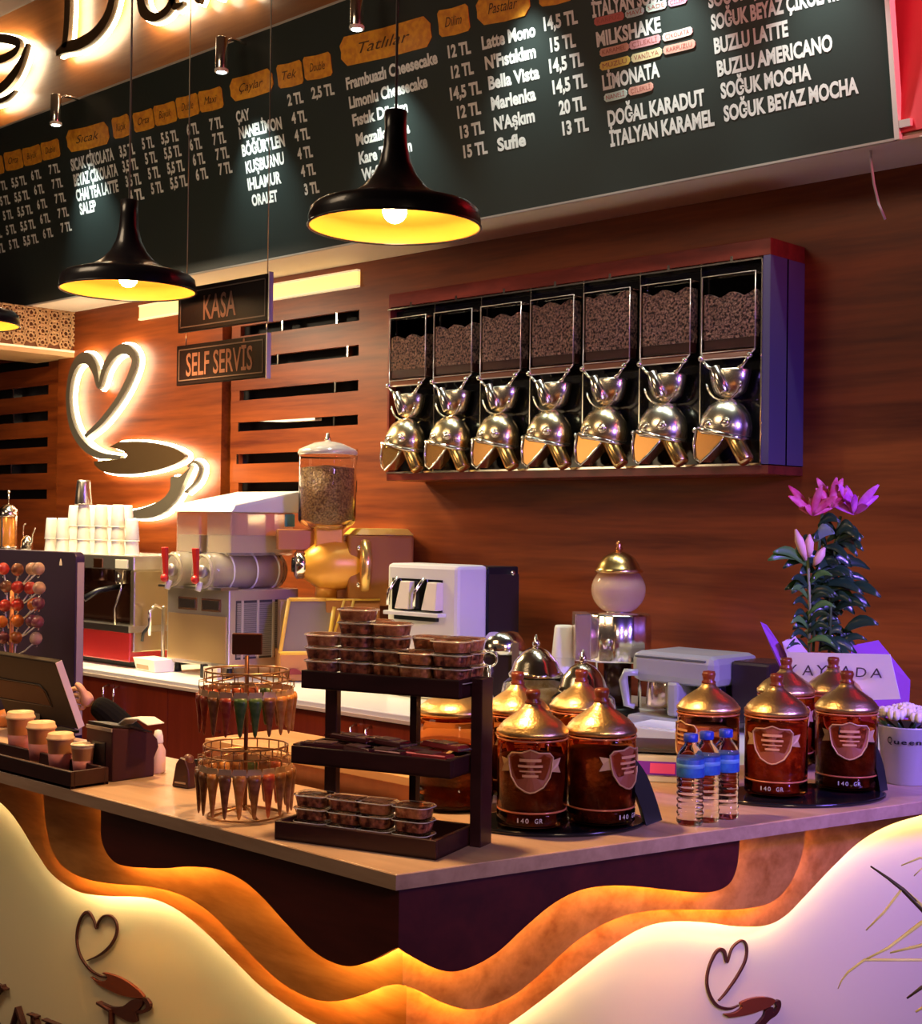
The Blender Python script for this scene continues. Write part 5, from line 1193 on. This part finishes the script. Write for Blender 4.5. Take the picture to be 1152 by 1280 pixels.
cup_proto('steel_cup', 'tall grey metal cup upended on top of the pale cup stacks', (bx, dEm + .07, zdk + hc*.62*2 + hc + .001), .13, .044, STEEL)
bx = on_d(43, 668, dEm + .1).x
# press pot and kettle spout at the far left
px_ = on_d(10, 680, dEm + .14).x
fp_ = thing('copper_teapot', 'copper and glass press pot standing on the machine top at the left edge', 'pot', (px_, dEm + .14, zdk), 0)
MB().lathe([(.055, .0), (.060, .01), (.060, .018), (.05, .02)], seg=20).build('base_ring', CHROME, fp_)
MB().lathe([(.048, .02), (.050, .03), (.050, .19), (.044, .20)], seg=20).build('copper_body', mat('tea_orange', (.80, .32, .06), .15, .5), fp_)
MB().lathe([(.055, .19), (.058, .20), (.056, .23), (.03, .255), (.008, .265)], seg=20).build('lid', CHROME, fp_)
MB().tube([(0, 0, .26), (0, 0, .33)], .004, 6).ball((0, 0, .335), .010).build('plunger', CHROME, fp_)
for a in range(4):
    q = a*PI/2 + .4; MB().box(-.006, .006, -.002, .002, .01, .2).xf(Matrix.Rotation(q, 4, 'Z') @ Matrix.Translation((0, -.054, 0))).build('strut', CHROME, fp_)
kx = on_d(36, 672, dEm + .2).x
kt = thing('small_kettle', 'little chrome kettle with a curved spout right of the press pot', 'kettle', (kx - .02, dEm + .2, zdk), 0)
MB().lathe([(.03, 0), (.036, .01), (.034, .05), (.02, .075), (.004, .085)], seg=18).build('body', CHROME, kt)
MB().tube([(.03, 0, .03), (.055, 0, .05), (.062, 0, .09), (.085, 0, .12), (.09, 0, .125)], [.010, .008, .006, .005, .005], 8).build('spout', CHROME, kt)
MB().tube([(-.03, 0, .06), (-.045, 0, .09), (-.04, 0, .14), (-.02, 0, .15)], .004, 6).build('handle', CHROME, kt)

# ---- small things along the worktop front, left
def wt_at(px, py): return on_z(px, py, ZW)
p = wt_at(118, 824); t = thing('black_tray', 'flat black tray with a dark glass dish under the espresso machine', 'tray', (p.x - .05, p.y + .02, ZW), 0)
MB().box(-.22, .06, -.02, .10, 0, .02).build('tray', BLACKG, t, .003); MB().lathe([(.03, .02), (.05, .05), (.047, .05), (.028, .022)], (-.05, .04, 0), 18).build('dish', mat('dish_maroon', (.25, .04, .03), .15, coat=1), t)
p = wt_at(146, 829)
for k in range(3):
    t = thing('paper_packet', 'flat stack of pale papers, %s layer, left of the slush machine' % ('bottom', 'middle', 'top')[k], 'papers', (p.x + .09, p.y + .03, ZW + .024*k), .06*k, 'paper packets in front of the espresso machine')
    MB().box(-.11, .11, -.03, .10, .0, .010).build('sheet_stack', mat('paper_tan', (.62, .50, .38), .7), t); MB().box(-.112, .108, -.032, .09, .011, .022).build('cover', PAPER, t, .002)
p = wt_at(180, 838); t = thing('napkin_box', 'low open white napkin box with slanted front on the worktop edge', 'box', (p.x + .05, p.y + .01, ZW), -.1)
MB().hexa([(-.10, -.03, 0), (.09, -.03, 0), (.09, .07, 0), (-.10, .07, 0), (-.12, -.04, .062), (.09, -.04, .062), (.09, .08, .062), (-.12, .08, .062)]).build('box', WHITE, t, .003); MB().box(-.09, .03, -.035, -.03, .01, .05).build('front_window', mat('win_tan', (.50, .36, .22), .5), t)
p = wt_at(262, 850); t = thing('small_sign_block', 'small pale block with black end beside the slush machine front', 'box', (p.x - .03, p.y + .02, ZW), 0)
MB().box(-.05, .06, 0, .03, 0, .055).build('block', mat('block_pale', (.70, .60, .46), .5), t, .003); MB().box(-.075, -.051, 0, .03, 0, .065).build('end_block', BLACK, t, .003)
p = on_d(200, 740, dS - .02)
t = thing('drink_tap', 'chrome and black side tap hanging left of the slush machine', 'tap', (p.x - .07, dS + .05, ZW), 0)
MB().lathe([(.03, 0), (.03, .01), (.010, .015), (.010, .30), (.014, .31), (.001, .315)], seg=14).build('column', STEEL, t)
MB().tube([(0, 0, .30), (0, -.05, .32), (0, -.08, .29), (0, -.08, .17)], .009, 8).build('spout', CHROME, t); MB().tube([(0, -.08, .22), (-.04, -.09, .18), (-.05, -.09, .14)], .008, 8).build('black_lever', BLACK, t)

# ---- right half of the worktop
dR = DE + .48
p = on_d(628, 845, dR); t = thing('chrome_press', 'chrome topped black machine with round dial right of the display rack', 'machine', (p.x, dR, ZW), YAW*.8)
hh = p.z - ZW; k_ = mpp(p)
MB().box(-.075, .075, -.05, .12, 0, hh + .04*0 + 20*k_*0 + .09).build('body', mat('press_dark', (.05, .03, .02), .25, .4), t, .01)
MB().lathe([(.085, 0), (.09, .02), (.085, .055), (.06, .085), (.02, .095), (.001, .096)], (0, .02, hh + .09), 24).build('chrome_dome', CHROME, t)
MB().tube([(-.045 + .030*math.cos(q*PI/8), -.068, hh + .075 + .030*math.sin(q*PI/8)) for q in range(16)], .006, 6, True).build('dial_ring', CHROME, t)
MB().tube([(-.045, -.07, hh + .05), (-.045, -.075, hh - .03), (-.03, -.075, hh - .09)], .009, 8).build('lever', CHROME, t)
MB().box(.045, .070, -.07, -.03, hh + .03, hh + .14).build('side_plate', STEEL, t)
# two large glass jars with chrome lids
def bowl_jar(px, ptop, rpx, d, lab, col):
    p = on_d(px, 880, d); kk = mpp(p); R0 = rpx*kk; zt_ = wz(px, ptop, d) - ZW
    t = thing('glass_cookie_jar', lab, 'jar', (p.x, d, ZW), 0, 'large glass jars on the rear worktop')
    z1_ = zt_ - 52*kk
    MB().lathe([(R0*.6, 0), (R0*.7, .01), (R0*.95, z1_*.35), (R0, z1_*.6), (R0*.93, z1_*.85), (R0*.72, z1_), (R0*.68, z1_), (R0*.88, z1_*.83), (R0*.95, z1_*.6), (R0*.9, z1_*.36), (R0*.6, .02)], seg=30).build('glass_bowl', PLAST, t)
    MB().lathe([(R0*.55, .022), (R0*.86, z1_*.36), (R0*.90, z1_*.6), (R0*.83, z1_*.80), (.001, z1_*.84)], seg=26).build('contents', col, t)
    MB().lathe([(R0*.76, z1_ - .004), (R0*.78, z1_ + .01), (R0*.70, z1_ + .022), (R0*.62, z1_ + 18*kk), (R0*.38, z1_ + 30*kk), (R0*.16, z1_ + 36*kk), (.001, z1_ + 37*kk)], seg=30).build('lid', mat('lid_nickel', (.85, .75, .58), .15, 1), t)
    MB().lathe([(.010, z1_ + 36*kk), (.016, z1_ + 41*kk), (.008, z1_ + 45*kk), (.003, zt_), (.001, zt_)], seg=12).build('finial', CHROME, t)
bowl_jar(669, 793, 44, 3.98, 'large round glass jar of pale sweets with nickel lid behind the amber jars', mat('pale_sweets', (.78, .66, .42), .5, col2=(.55, .36, .14), cscale=30, bump=.6, bscale=40))
bowl_jar(728, 812, 42, 3.93, 'large round glass jar of orange sweets with nickel lid, right of the pale one', mat('orange_sweets', (.80, .34, .06), .4, col2=(.60, .20, .03), cscale=30, bump=.6, bscale=40))
# stacked paper cups
p = on_d(704, 830, 4.3); kk = mpp(p); pro2 = None
for k in range(5):
    lab = 'white paper cup, %s of the upturned stack beside the ribbed boiler' % ('bottom', 'second', 'third', 'fourth', 'top')[k]
    loc = Vector((p.x, 4.3, ZW + .055*k))
    if pro2 is None: pro2 = cup_proto('paper_cup', lab, loc, .125, .046, mat('paper_white', (.84, .80, .76), .5), grp='upturned paper cups on the rear worktop')
    else: dup(pro2, loc, 0, lab)
top_ = wz(704, 784, 4.3)
# ribbed chrome boiler with glass globe
dB = 4.42
p = on_d(772, 800, dB); kk = mpp(p)
def bz(py): return wz(772, py, dB) - ZW
t = thing('coffee_boiler', 'chrome coffee boiler with ribbed drum and brass topped cream glass globe', 'machine', (p.x, dB, ZW), YAW)
MB().lathe([(.085, 0), (.09, .01), (.085, .03), (.055, .04)], seg=26).build('base', BLACK, t)
MB().lathe([(.055, .04), (.055, bz(826))], seg=20).build('dark_column', mat('column_brown', (.035, .012, .01), .2, .3), t)
MB().tube([(-.085, -.02, .03), (-.085, -.02, bz(826))], .007, 6).build('side_rod', CHROME, t); MB().tube([(.085, -.02, .03), (.085, -.02, bz(826))], .007, 6).build('side_rod', CHROME, t)
MB().lathe([(38*kk, bz(826)), (40*kk, bz(823)), (40*kk, bz(769)), (37*kk, bz(766)), (.001, bz(765))], seg=48, rib=.035, ribn=24).build('ribbed_drum', CHROME, t)
MB().box(-56*kk, -36*kk, -.10, .06, bz(824), bz(766)).build('side_case', mat('case_rose', (.80, .62, .50), .22, .9), t, .005)
MB().lathe([(.001, -.008), (.012, -.008), (.014, .004)], seg=14).xf(Matrix.Translation((-.05, -.125, bz(800))) @ Matrix.Rotation(PI/2, 4, 'X')).build('dial', STEEL, t)
zg = bz(737); rg = 34*kk
MB().ball((0, 0, zg), rg, sz_=.92, seg=30, ring=16).build('glass_globe', PLAST, t)
MB().lathe([(rg*.4, zg - rg*.80), (rg*.80, zg - rg*.45), (rg*.93, zg), (rg*.84, zg + rg*.38), (.001, zg + rg*.46)], seg=26).build('cream_powder', mat('powder_cream', (.88, .60, .38), .6), t)
MB().lathe([(rg*.45, bz(766)), (rg*.5, bz(763))], seg=20).build('globe_seat', CHROME, t)
zl = bz(712)
MB().lathe([(rg*.86, zl - .012), (rg*.90, zl - .004), (rg*.80, zl + .006), (rg*.72, zl + 8*kk), (rg*.55, zl + 16*kk), (rg*.28, zl + 21*kk), (rg*.12, zl + 23*kk), (.001, zl + 23*kk)], seg=30).build('brass_lid', BRASS, t)
MB().lathe([(.008, zl + 22*kk), (.016, zl + 26*kk), (.009, zl + 29*kk), (.013, zl + 32*kk), (.001, zl + 36*kk)], seg=12).build('finial', COPPER, t)

# grey filter coffee machine
dG = DE + .44
a = on_d(787, 850, dG); b = on_d(893, 850, dG); gw = b.x - a.x
def g_z(py): return wz(893, py, dG) - ZW
t = thing('filter_coffee_machine', 'grey filter coffee machine with curved pot handle against the wall', 'machine', (b.x, dG, ZW), 0)
GM = mat('machine_grey', (.42, .42, .38), .35, .2)
MB().box(-gw, 0, 0, .30, g_z(862), g_z(822)).build('top_housing', GM, t, .03)
MB().box(-gw + .02, -.04, -.002, .02, g_z(845) + .05, g_z(830)).build('control_strip', mat('strip_dark', (.10, .10, .10), .3), t, .004)
MB().box(-gw, 0, -.02, .30, 0, g_z(905) if g_z(905) > .03 else .06).build('base', GM, t, .012)
MB().box(-gw + .015, -.015, .20, .30, .03, g_z(850)).build('back_column', mat('back_dark', (.04, .04, .04), .4), t)
MB().box(-gw*.55, -gw*.42, -.005, .20, .05, g_z(858)).build('front_pillar', GM, t, .012)
MB().box(.0, .16, .10, .30, .04, g_z(828)).build('side_tank', mat('tank_dark', (.03, .018, .02), .25), t, .012)
MB().lathe([(.055, .07), (.065, .08), (.062, .17), (.045, .20)], (-gw*.76, .09, 0), 22).build('pot', mat('pot_steel', (.70, .50, .40), .18, .9), t)
MB().tube([(-gw*.86, -.02, .20), (-gw*.97, -.04, .20), (-gw*1.0, -.04, .17), (-gw*.97, -.03, .08), (-gw*.90, -.02, .075)], [.012, .015, .017, .014, .010], 8).build('pot_handle', GM, t)
MB().lathe([(.05, .07), (.058, .08), (.055, .16), (.04, .18)], (-gw*.20, .09, 0), 20).build('dark_pot', BLACKG, t)

# white paper and flat grey box between the jar groups
p = wt_at(822, 928); t = thing('white_paper', 'white paper sheet lying in front of the grey coffee machine', 'paper', (p.x, p.y + .05, ZW), .1)
MB().box(-.13, .10, -.10, .12, .0, .05).build('sheet_stack', PAPER, t, .002); MB().box(-.10, .06, -.08, .09, .05, .053).build('top_sheet', WHITE, t)
p = at(824, 972); t = thing('weighing_scale', 'grey weighing scale with purple display between the jar groups', 'scale', (p.x, p.y, ZT), THR - .25 - PI/2 + PI/2 - .5)
MB().hexa([(-.09, -.07, 0), (.11, -.07, 0), (.11, .12, 0), (-.09, .12, 0), (-.085, -.045, .06), (.105, -.045, .06), (.105, .12, .06), (-.085, .12, .06)]).build('body', mat('scale_grey', (.55, .52, .58), .4), t, .004)
MB().hexa([(-.06, -.066, .018), (.07, -.066, .018), (.07, -.060, .018), (-.06, -.060, .018), (-.06, -.052, .048), (.07, -.052, .048), (.07, -.045, .048), (-.06, -.045, .048)]).build('display', mat('display_purple', (.12, .02, .25), .2, emis=(.25, .03, .35), es=.25), t)
MB().hexa([(-.02, -.068, .022), (.04, -.068, .022), (.04, -.064, .022), (-.02, -.064, .022), (-.02, -.0555, .044), (.04, -.0555, .044), (.04, -.050, .044), (-.02, -.050, .044)]).build('display_patch', mat('display_red', (.5, .04, .15), .3, emis=(.6, .04, .15), es=.3), t)
MB().box(-.10, .12, -.03, .14, .066, .076).build('pan', mat('pan_dark', (.16, .15, .17), .25, .7), t, .003)

# ---- lily bouquet, its note and the flower bucket
dFl = 3.55
p = on_d(1020, 812, dFl)
fb = thing('lily_bouquet', 'tall pink lily bouquet in purple wrap standing behind the right jars', 'plant', (p.x, dFl, 0), YAW)
kk = mpp(p)
def L3(px, py, y=0.): return ((px - 1020)*kk, y, p.z + (812 - py)*kk)
zc0 = at(1020, 940).z
MB().lathe([(.05, ZW + .12), (.058, ZW + .125), (.085, p.z - .02), (.08, p.z - .02), (.05, ZW + .13)], seg=22).build('pot', mat('pot_violet', (.30, .12, .34), .5), fb)
MB().tube([(0, 0, ZT), (0, 0, ZT + .002)], .06, 14).build('saucer', mat('pot_violet'), fb)
for i, (x1_, y1_, yy) in enumerate(((1002, 690, -.05), (1028, 640, .02), (1052, 645, .03), (1035, 700, -.02))):
    a0 = L3(1008 + i*9, 815, yy*.5); a1 = L3(x1_, y1_, yy); mid = ((a0[0]*.6 + a1[0]*.4), yy, (a0[2] + a1[2])/2)
    MB().tube([a0, mid, a1], .0045, 6).build('stem', mat('stem_pale', (.20, .26, .08), .5) if i == 0 else STEM, fb)
def leaf(p0, p1, wd, m, nm='leaf', bend=.02):
    p0 = Vector(p0); p1 = Vector(p1); u = p1 - p0; up = Vector((0, -1, .3)).normalized(); sd_ = u.cross(up).normalized()
    vs = []; n = 6
    for i in range(n+1):
        t_ = i/n; w2 = wd*math.sin(PI*min(1, t_*.92 + .06))**.8; c = p0 + u*t_ + Vector((0, 0, bend*math.sin(PI*t_)))
        vs += [c - sd_*w2, c + up*.0 - up*wd*.22, c + sd_*w2]
    fs = []
    for i in range(n): b_ = i*3; fs += [(b_, b_+1, b_+4, b_+3), (b_+1, b_+2, b_+5, b_+4)]
    mb = MB().add(vs, fs, True)
    o = mb.build(nm, m, fb); so = o.modifiers.new('thick', 'SOLIDIFY'); so.thickness = .0015; return o
rnd = random.Random(5)
for i in range(78):
    py = rnd.uniform(655, 812); base = 1028 + rnd.uniform(-14, 26); sg = rnd.choice((-1, 1)); ln = rnd.uniform(22, 46)*(1 if py > 700 else .7)
    yy = rnd.uniform(-.09, .06); leaf(L3(base, py, yy*.3), L3(base + sg*ln, py + rnd.uniform(-14, 16), yy), rnd.uniform(.010, .017), LEAF)
for i in range(14):
    py = 730 + i*6; sg = -1 if i % 2 else 1; leaf(L3(1004, py, -.05), L3(1004 + sg*rnd.uniform(22, 34), py - 6 + rnd.uniform(-8, 10), -.09), .009, LEAF if i % 3 else LEAFL)
leaf(L3(1000, 700, -.06), L3(950, 700, -.09), .017, LEAFL, bend=.02); leaf(L3(1000, 706, -.06), L3(955, 690, -.10), .014, LEAFL); leaf(L3(1010, 676, -.05), L3(1032, 666, -.08), .018, mat('leaf_grey', (.16, .24, .20), .4)); leaf(L3(1040, 668, -.03), L3(1060, 662, -.06), .018, LEAF)
BUD = mat('lily_bud', (.78, .50, .34), .5)
for a, b in (((998, 700), (984, 662)), ((1002, 696), (1001, 668)), ((1008, 706), (1020, 684))):
    A0 = Vector(L3(*a, -.07)); B0 = Vector(L3(*b, -.08)); MB().tube([A0, A0.lerp(B0, .3), A0.lerp(B0, .65), B0], [.004, .012, .013, .003], 10).build('bud', BUD, fb)
PET = [mat('petal_pink', (.62, .05, .13), .45, col2=(.80, .18, .28), cscale=30), mat('petal_magenta', (.50, .04, .32), .45, col2=(.72, .16, .46), cscale=30)]
for fi, (cx, cy, sp, m) in enumerate(((1010, 638, 34, PET[0]), (1062, 636, 34, PET[1]), (1034, 628, 22, PET[0]))):
    c = Vector(L3(cx, cy + 6, -.03))
    for k in range(9):
        a = 2*PI*k/9 + fi; r_ = sp*kk*(.75 + .25*((k*7) % 3)/2)
        tip = c + Vector((r_*math.cos(a), r_*math.sin(a)*.8, .022 + .030*((k*5) % 3)))
        o = leaf(c, tip, .011, m, 'petal', .006)
    for k in range(4):
        a = 2*PI*k/4 + .5; MB().tube([c, c + Vector((.014*math.cos(a), .014*math.sin(a), .05))], .0012, 5).build('stamen', mat('stamen', (.55, .25, .1), .5), fb)
WR = mat('purple_wrap', (.42, .14, .50), .2, trans=.35, ior=1.1)
def sheet(ps, nm, m):
    mb = MB(); n = len(ps); vs = [Vector(q) for q in ps] + [Vector(q) + Vector((0, .002, 0)) for q in ps]
    mb.add(vs, [tuple(range(n)), tuple(range(n, 2*n))[::-1]] + [(i, n+i, n+(i+1) % n, (i+1) % n) for i in range(n)]); mb.build(nm, m, fb)
sheet([L3(995, 880, -.04), L3(962, 820, -.07), L3(940, 775, -.10), L3(952, 780, -.06), L3(975, 812, -.05), L3(1010, 860, -.02)], 'wrap_sheet', WR)
sheet([L3(1000, 880, -.05), L3(968, 800, -.09), L3(985, 792, -.07), L3(1010, 822, -.06), L3(1030, 880, -.05)], 'wrap_sheet', mat('wrap_pale', (.66, .52, .50), .3, trans=.2))
sheet([L3(1040, 890, .0), L3(1066, 806, .0), L3(1100, 800, .02), L3(1142, 850, .03), L3(1140, 900, .03)], 'wrap_sheet', WR)
# note
q00, q10, q11, q01 = (978, 880), (1125, 874), (1112, 818), (982, 815)
dn2 = 3.36; 
n0 = on_d(1052, 845, dn2)
nt_ = thing('paper_note', 'white paper note with printed capitals propped behind the right jars', 'note', (0, 0, 0), 0)
P4 = [on_d(x, y, dn2 + (.02 if y < 850 else 0)) for x, y in ((976, 878), (1125, 874), (1112, 818), (984, 815))]
MB().add([q for q in P4] + [q + Vector((0, .002, 0)) for q in P4], [(0, 1, 2, 3), (7, 6, 5, 4), (0, 4, 5, 1), (1, 5, 6, 2), (2, 6, 7, 3), (3, 7, 4, 0)]).build('sheet', mat('note_paper', (.72, .66, .74), .7), nt_)
def note_t(s, x0_, y0_, x1_, y1_, h): 
    a = on_d(x0_, y0_, dn2 + .006); b = on_d(x1_, y1_, dn2 + .006); kk2 = mpp(a); put_text(s, a, b, (0, .004, h*kk2), mat('note_ink', (.05, .03, .06), .6), nt_, (0, -1, 0), lift=.004, bold=.0)
note_t('Y', 984, 843, 996, 843.5, 13); note_t('A', 1003, 844, 1017, 844.5, 13); note_t('Y', 1020, 844, 1034, 844.5, 13); note_t('A', 1050, 845, 1064, 845.5, 13); note_t('D', 1070, 846, 1083, 846.5, 12); note_t('A', 1088, 847, 1103, 847.5, 12); note_t('C', 1008, 864, 1020, 864, 11)
# bucket with roses
p = at(1132, 978); kk = mpp(p)
fbk = thing('flower_bucket', 'grey metal bucket with black lettering holding white and pink roses', 'plant', p, face_cam(p))
rb = 36*kk; hb = 70*kk*1.0
MB().lathe([(rb*.72, 0), (rb*.75, .003), (rb*.97, hb), (rb*1.0, hb + .004), (rb*.96, hb + .004), (rb*.7, .01)], seg=28).build('bucket', mat('bucket_grey', (.42, .40, .46), .4, .3), fbk)
for i, ch in enumerate('Queen'):
    a = -.72 + i*.27; z = hb*.74; r_ = rb*.935
    put_text(ch, cyl(r_, a, z), cyl(r_, a + .2, z), (0, 0, .016 if i == 0 else .012), BLACK, fbk, (0, -1, 0), lift=.002, bold=.02)
ROS = [mat('rose_white', (.78, .72, .62), .5), mat('rose_pink', (.78, .25, .36), .5)]
rr_ = random.Random(3)
for i in range(17):
    if i < 11: a = i*2.4; rad = rb*.22*math.sqrt(i)*1.05; c = Vector((rad*math.cos(a)*1.25, rad*math.sin(a), hb + .045 - rad*.3)); m = ROS[0] if c.x < rb*.62 else ROS[1]
    else: c = Vector((rb*(.75 + .3*((i-11) % 3)), -.03 + .02*((i-11)//3), hb + .02 - .02*((i-11)//3))); m = ROS[1]
    mb = MB()
    mb.ball(c, .015, seg=8, ring=5)
    for k in range(6):
        a = k*2*PI/6 + i; r2 = .014
        q = c + Vector((r2*math.cos(a), r2*math.sin(a), .000)); b0 = len(mb.v); mb.ball((q.x, q.y, q.z), .0125, .6, .6, 1.0, 8, 5)
    mb.build('rose', m, fbk)
for i in range(10):
    a = i*.63; leaf_p = MB().tube([(rb*.5*math.cos(a), rb*.5*math.sin(a), hb - .01), (rb*.95*math.cos(a), rb*.95*math.sin(a), hb + .016)], [.008, .002], 5).build('leaf', LEAF, fbk)

# ---- pale dried palm by the right front
pt = on_d(1240, 1240, 1.35)
base_p = V3(1.02, 2.30, 0)
pl = thing('dried_palm', 'pale dried palm blades reaching in from the right edge before the counter', 'plant', base_p, 0)
MB().lathe([(.11, 0), (.13, .01), (.15, .28), (.14, .28), (.12, .02)], seg=24).build('pot', mat('palm_pot', (.10, .07, .06), .5), pl)
MB().lathe([(.02, .02), (.025, .3), (.012, .62), (.008, .74)], seg=12).build('trunk', mat('palm_trunk', (.18, .11, .05), .8), pl)
BLD = mat('palm_blade', (.85, .72, .36), .5, col2=(.65, .55, .22), cscale=12); BLK = mat('palm_dark', (.05, .03, .02), .5)
def yv(px, py, Y): 
    r_ = ray(px, py); f_ = V3(0, 1, 0); return EYE + r_*(Y/r_.dot(f_)) - base_p
for (pts_, wd, m) in ((((1180, 1150), (1152, 1153), (1110, 1185), (1080, 1200)), .006, BLD), (((1175, 1175), (1150, 1182), (1112, 1191)), .006, BLD), (((1160, 1140), (1128, 1110), (1105, 1140), (1082, 1163)), .005, BLD), (((1185, 1170), (1128, 1112), (1110, 1098), (1088, 1083)), .007, BLK), (((1080, 1200), (1060, 1215), (1052, 1225), (1047, 1236)), .003, BLD), (((1180, 1225), (1152, 1234), (1133, 1248)), .006, BLK), (((1180, 1240), (1160, 1255), (1144, 1265)), .006, BLD), (((1175, 1085), (1150, 1072), (1126, 1082)), .004, BLD), (((1180, 1110), (1152, 1085), (1142, 1095)), .004, BLD)):
    cen = yv(1250, 1200, 2.32)
    P = [cen] + [yv(x, y, 2.30) for x, y in pts_]
    n = len(P); MB().tube(P, [wd*.8] + [wd*(1 - .75*i/(n-1)) for i in range(1, n)], 4).build('blade', m, pl)
MB().tube([Vector((0, 0, .70)), cen*.5 + Vector((0, 0, .35)), cen], .006, 6).build('stalk', mat('palm_trunk'), pl)

# ---- person crouching behind the till, only forearm and hand in view
hd_p = on_d(100, 868, DC + .43); el_p = on_d(158, 903, DC + .50)
base = Vector((el_p.x - .36, DC + .90, -.08))
def skin_obj(nm, pts, edges, rad, m, parent, sub=2):
    me = D.meshes.new(nm); me.from_pydata([tuple(Vector(p) - base) for p in pts], edges, []); me.materials.append(m)
    o = D.objects.new(nm, me); COL.objects.link(o); o.parent = parent
    sk = o.modifiers.new('skin', 'SKIN'); 
    if not me.skin_vertices: me.skin_vertices.new()
    for i, r_ in enumerate(rad): me.skin_vertices[0].data[i].radius = (r_, r_)
    me.skin_vertices[0].data[0].use_root = True
    s_ = o.modifiers.new('sub', 'SUBSURF'); s_.levels = sub; s_.render_levels = sub
    return o
per = thing('person', 'person in black sleeves crouching behind the till, only forearm and hand visible', 'person', base, 0)
B = base
sh = B + Vector((.02, .0, .83))
skin_obj('body', [B + Vector((0, .05, .30)), B + Vector((.0, .06, .55)), B + Vector((0, .05, .66)), B + Vector((-.02, .03, .74)), B + Vector((.17, .02, .68)), B + Vector((-.17, .02, .68)),
                  (el_p + Vector((0, .03, -.05))), el_p.lerp(hd_p, .5) + Vector((0, 0, .0)), hd_p + Vector((.045, .01, -.022)),
                  B + Vector((.20, -.05, .56)), B + Vector((.12, -.22, .50)),
                  B + Vector((-.10, -.22, .50)), B + Vector((-.10, -.12, .08)), B + Vector((.10, -.22, .50)) + Vector((.04, .0, 0)), B + Vector((.10, -.10, .08))],
         [(0, 1), (1, 2), (2, 3), (2, 4), (2, 5), (4, 6), (6, 7), (7, 8), (4, 9), (9, 10), (0, 11), (11, 12), (0, 13), (13, 14)],
         [.14, .13, .13, .06, .065, .065, .042, .037, .028, .045, .03, .08, .05, .08, .05], CLOTH, per)
MB().ball(Vector((-.02, .0, .84)), .085, .82, .95, 1.15, 20, 12).build('head', SKIN, per)
MB().ball(Vector((-.02, .015, .865)), .092, .84, .96, 1.05, 20, 12).build('hair', mat('hair_dark', (.02, .012, .01), .6), per)
u = (hd_p - el_p).normalized(); sdv = Vector((0, 1, 0)); upv = Vector((0, 0, 1))
wr = hd_p + Vector((.045, .01, -.022))
hp = [wr, wr + Vector((-.022, -.004, .010)), wr + Vector((-.036, -.006, .010))]
pts = list(hp); ed = [(0, 1), (1, 2)]; ra_ = [.019, .023, .017]
for k in range(4):
    o_ = Vector((-.040 + .004*k, -.010, .034 - .017*k)); n0_ = len(pts); ln = (.9, 1.05, 1.0, .8)[k]
    pts += [wr + o_, wr + o_ + Vector((-.022*ln, -.006, .004)), wr + o_ + Vector((-.034*ln, -.018, -.002)), wr + o_ + Vector((-.030*ln, -.034, -.006))]
    ed += [(2, n0_), (n0_, n0_+1), (n0_+1, n0_+2), (n0_+2, n0_+3)]; ra_ += [.0082, .0078, .0072, .0064]
n0_ = len(pts); pts += [wr + Vector((-.016, -.016, .030)), wr + Vector((-.026, -.024, .048)), wr + Vector((-.040, -.028, .056))]; ed += [(1, n0_), (n0_, n0_+1), (n0_+1, n0_+2)]; ra_ += [.011, .010, .008]
skin_obj('hand', pts, ed, ra_, SKIN, per)

# tidy: mark tiny composite parts
for o in D.objects:
    if o.type == 'MESH' and o.name.split('.')[0] in ('crimped_end', 'glass_ring'): o['kind'] = 'stuff'
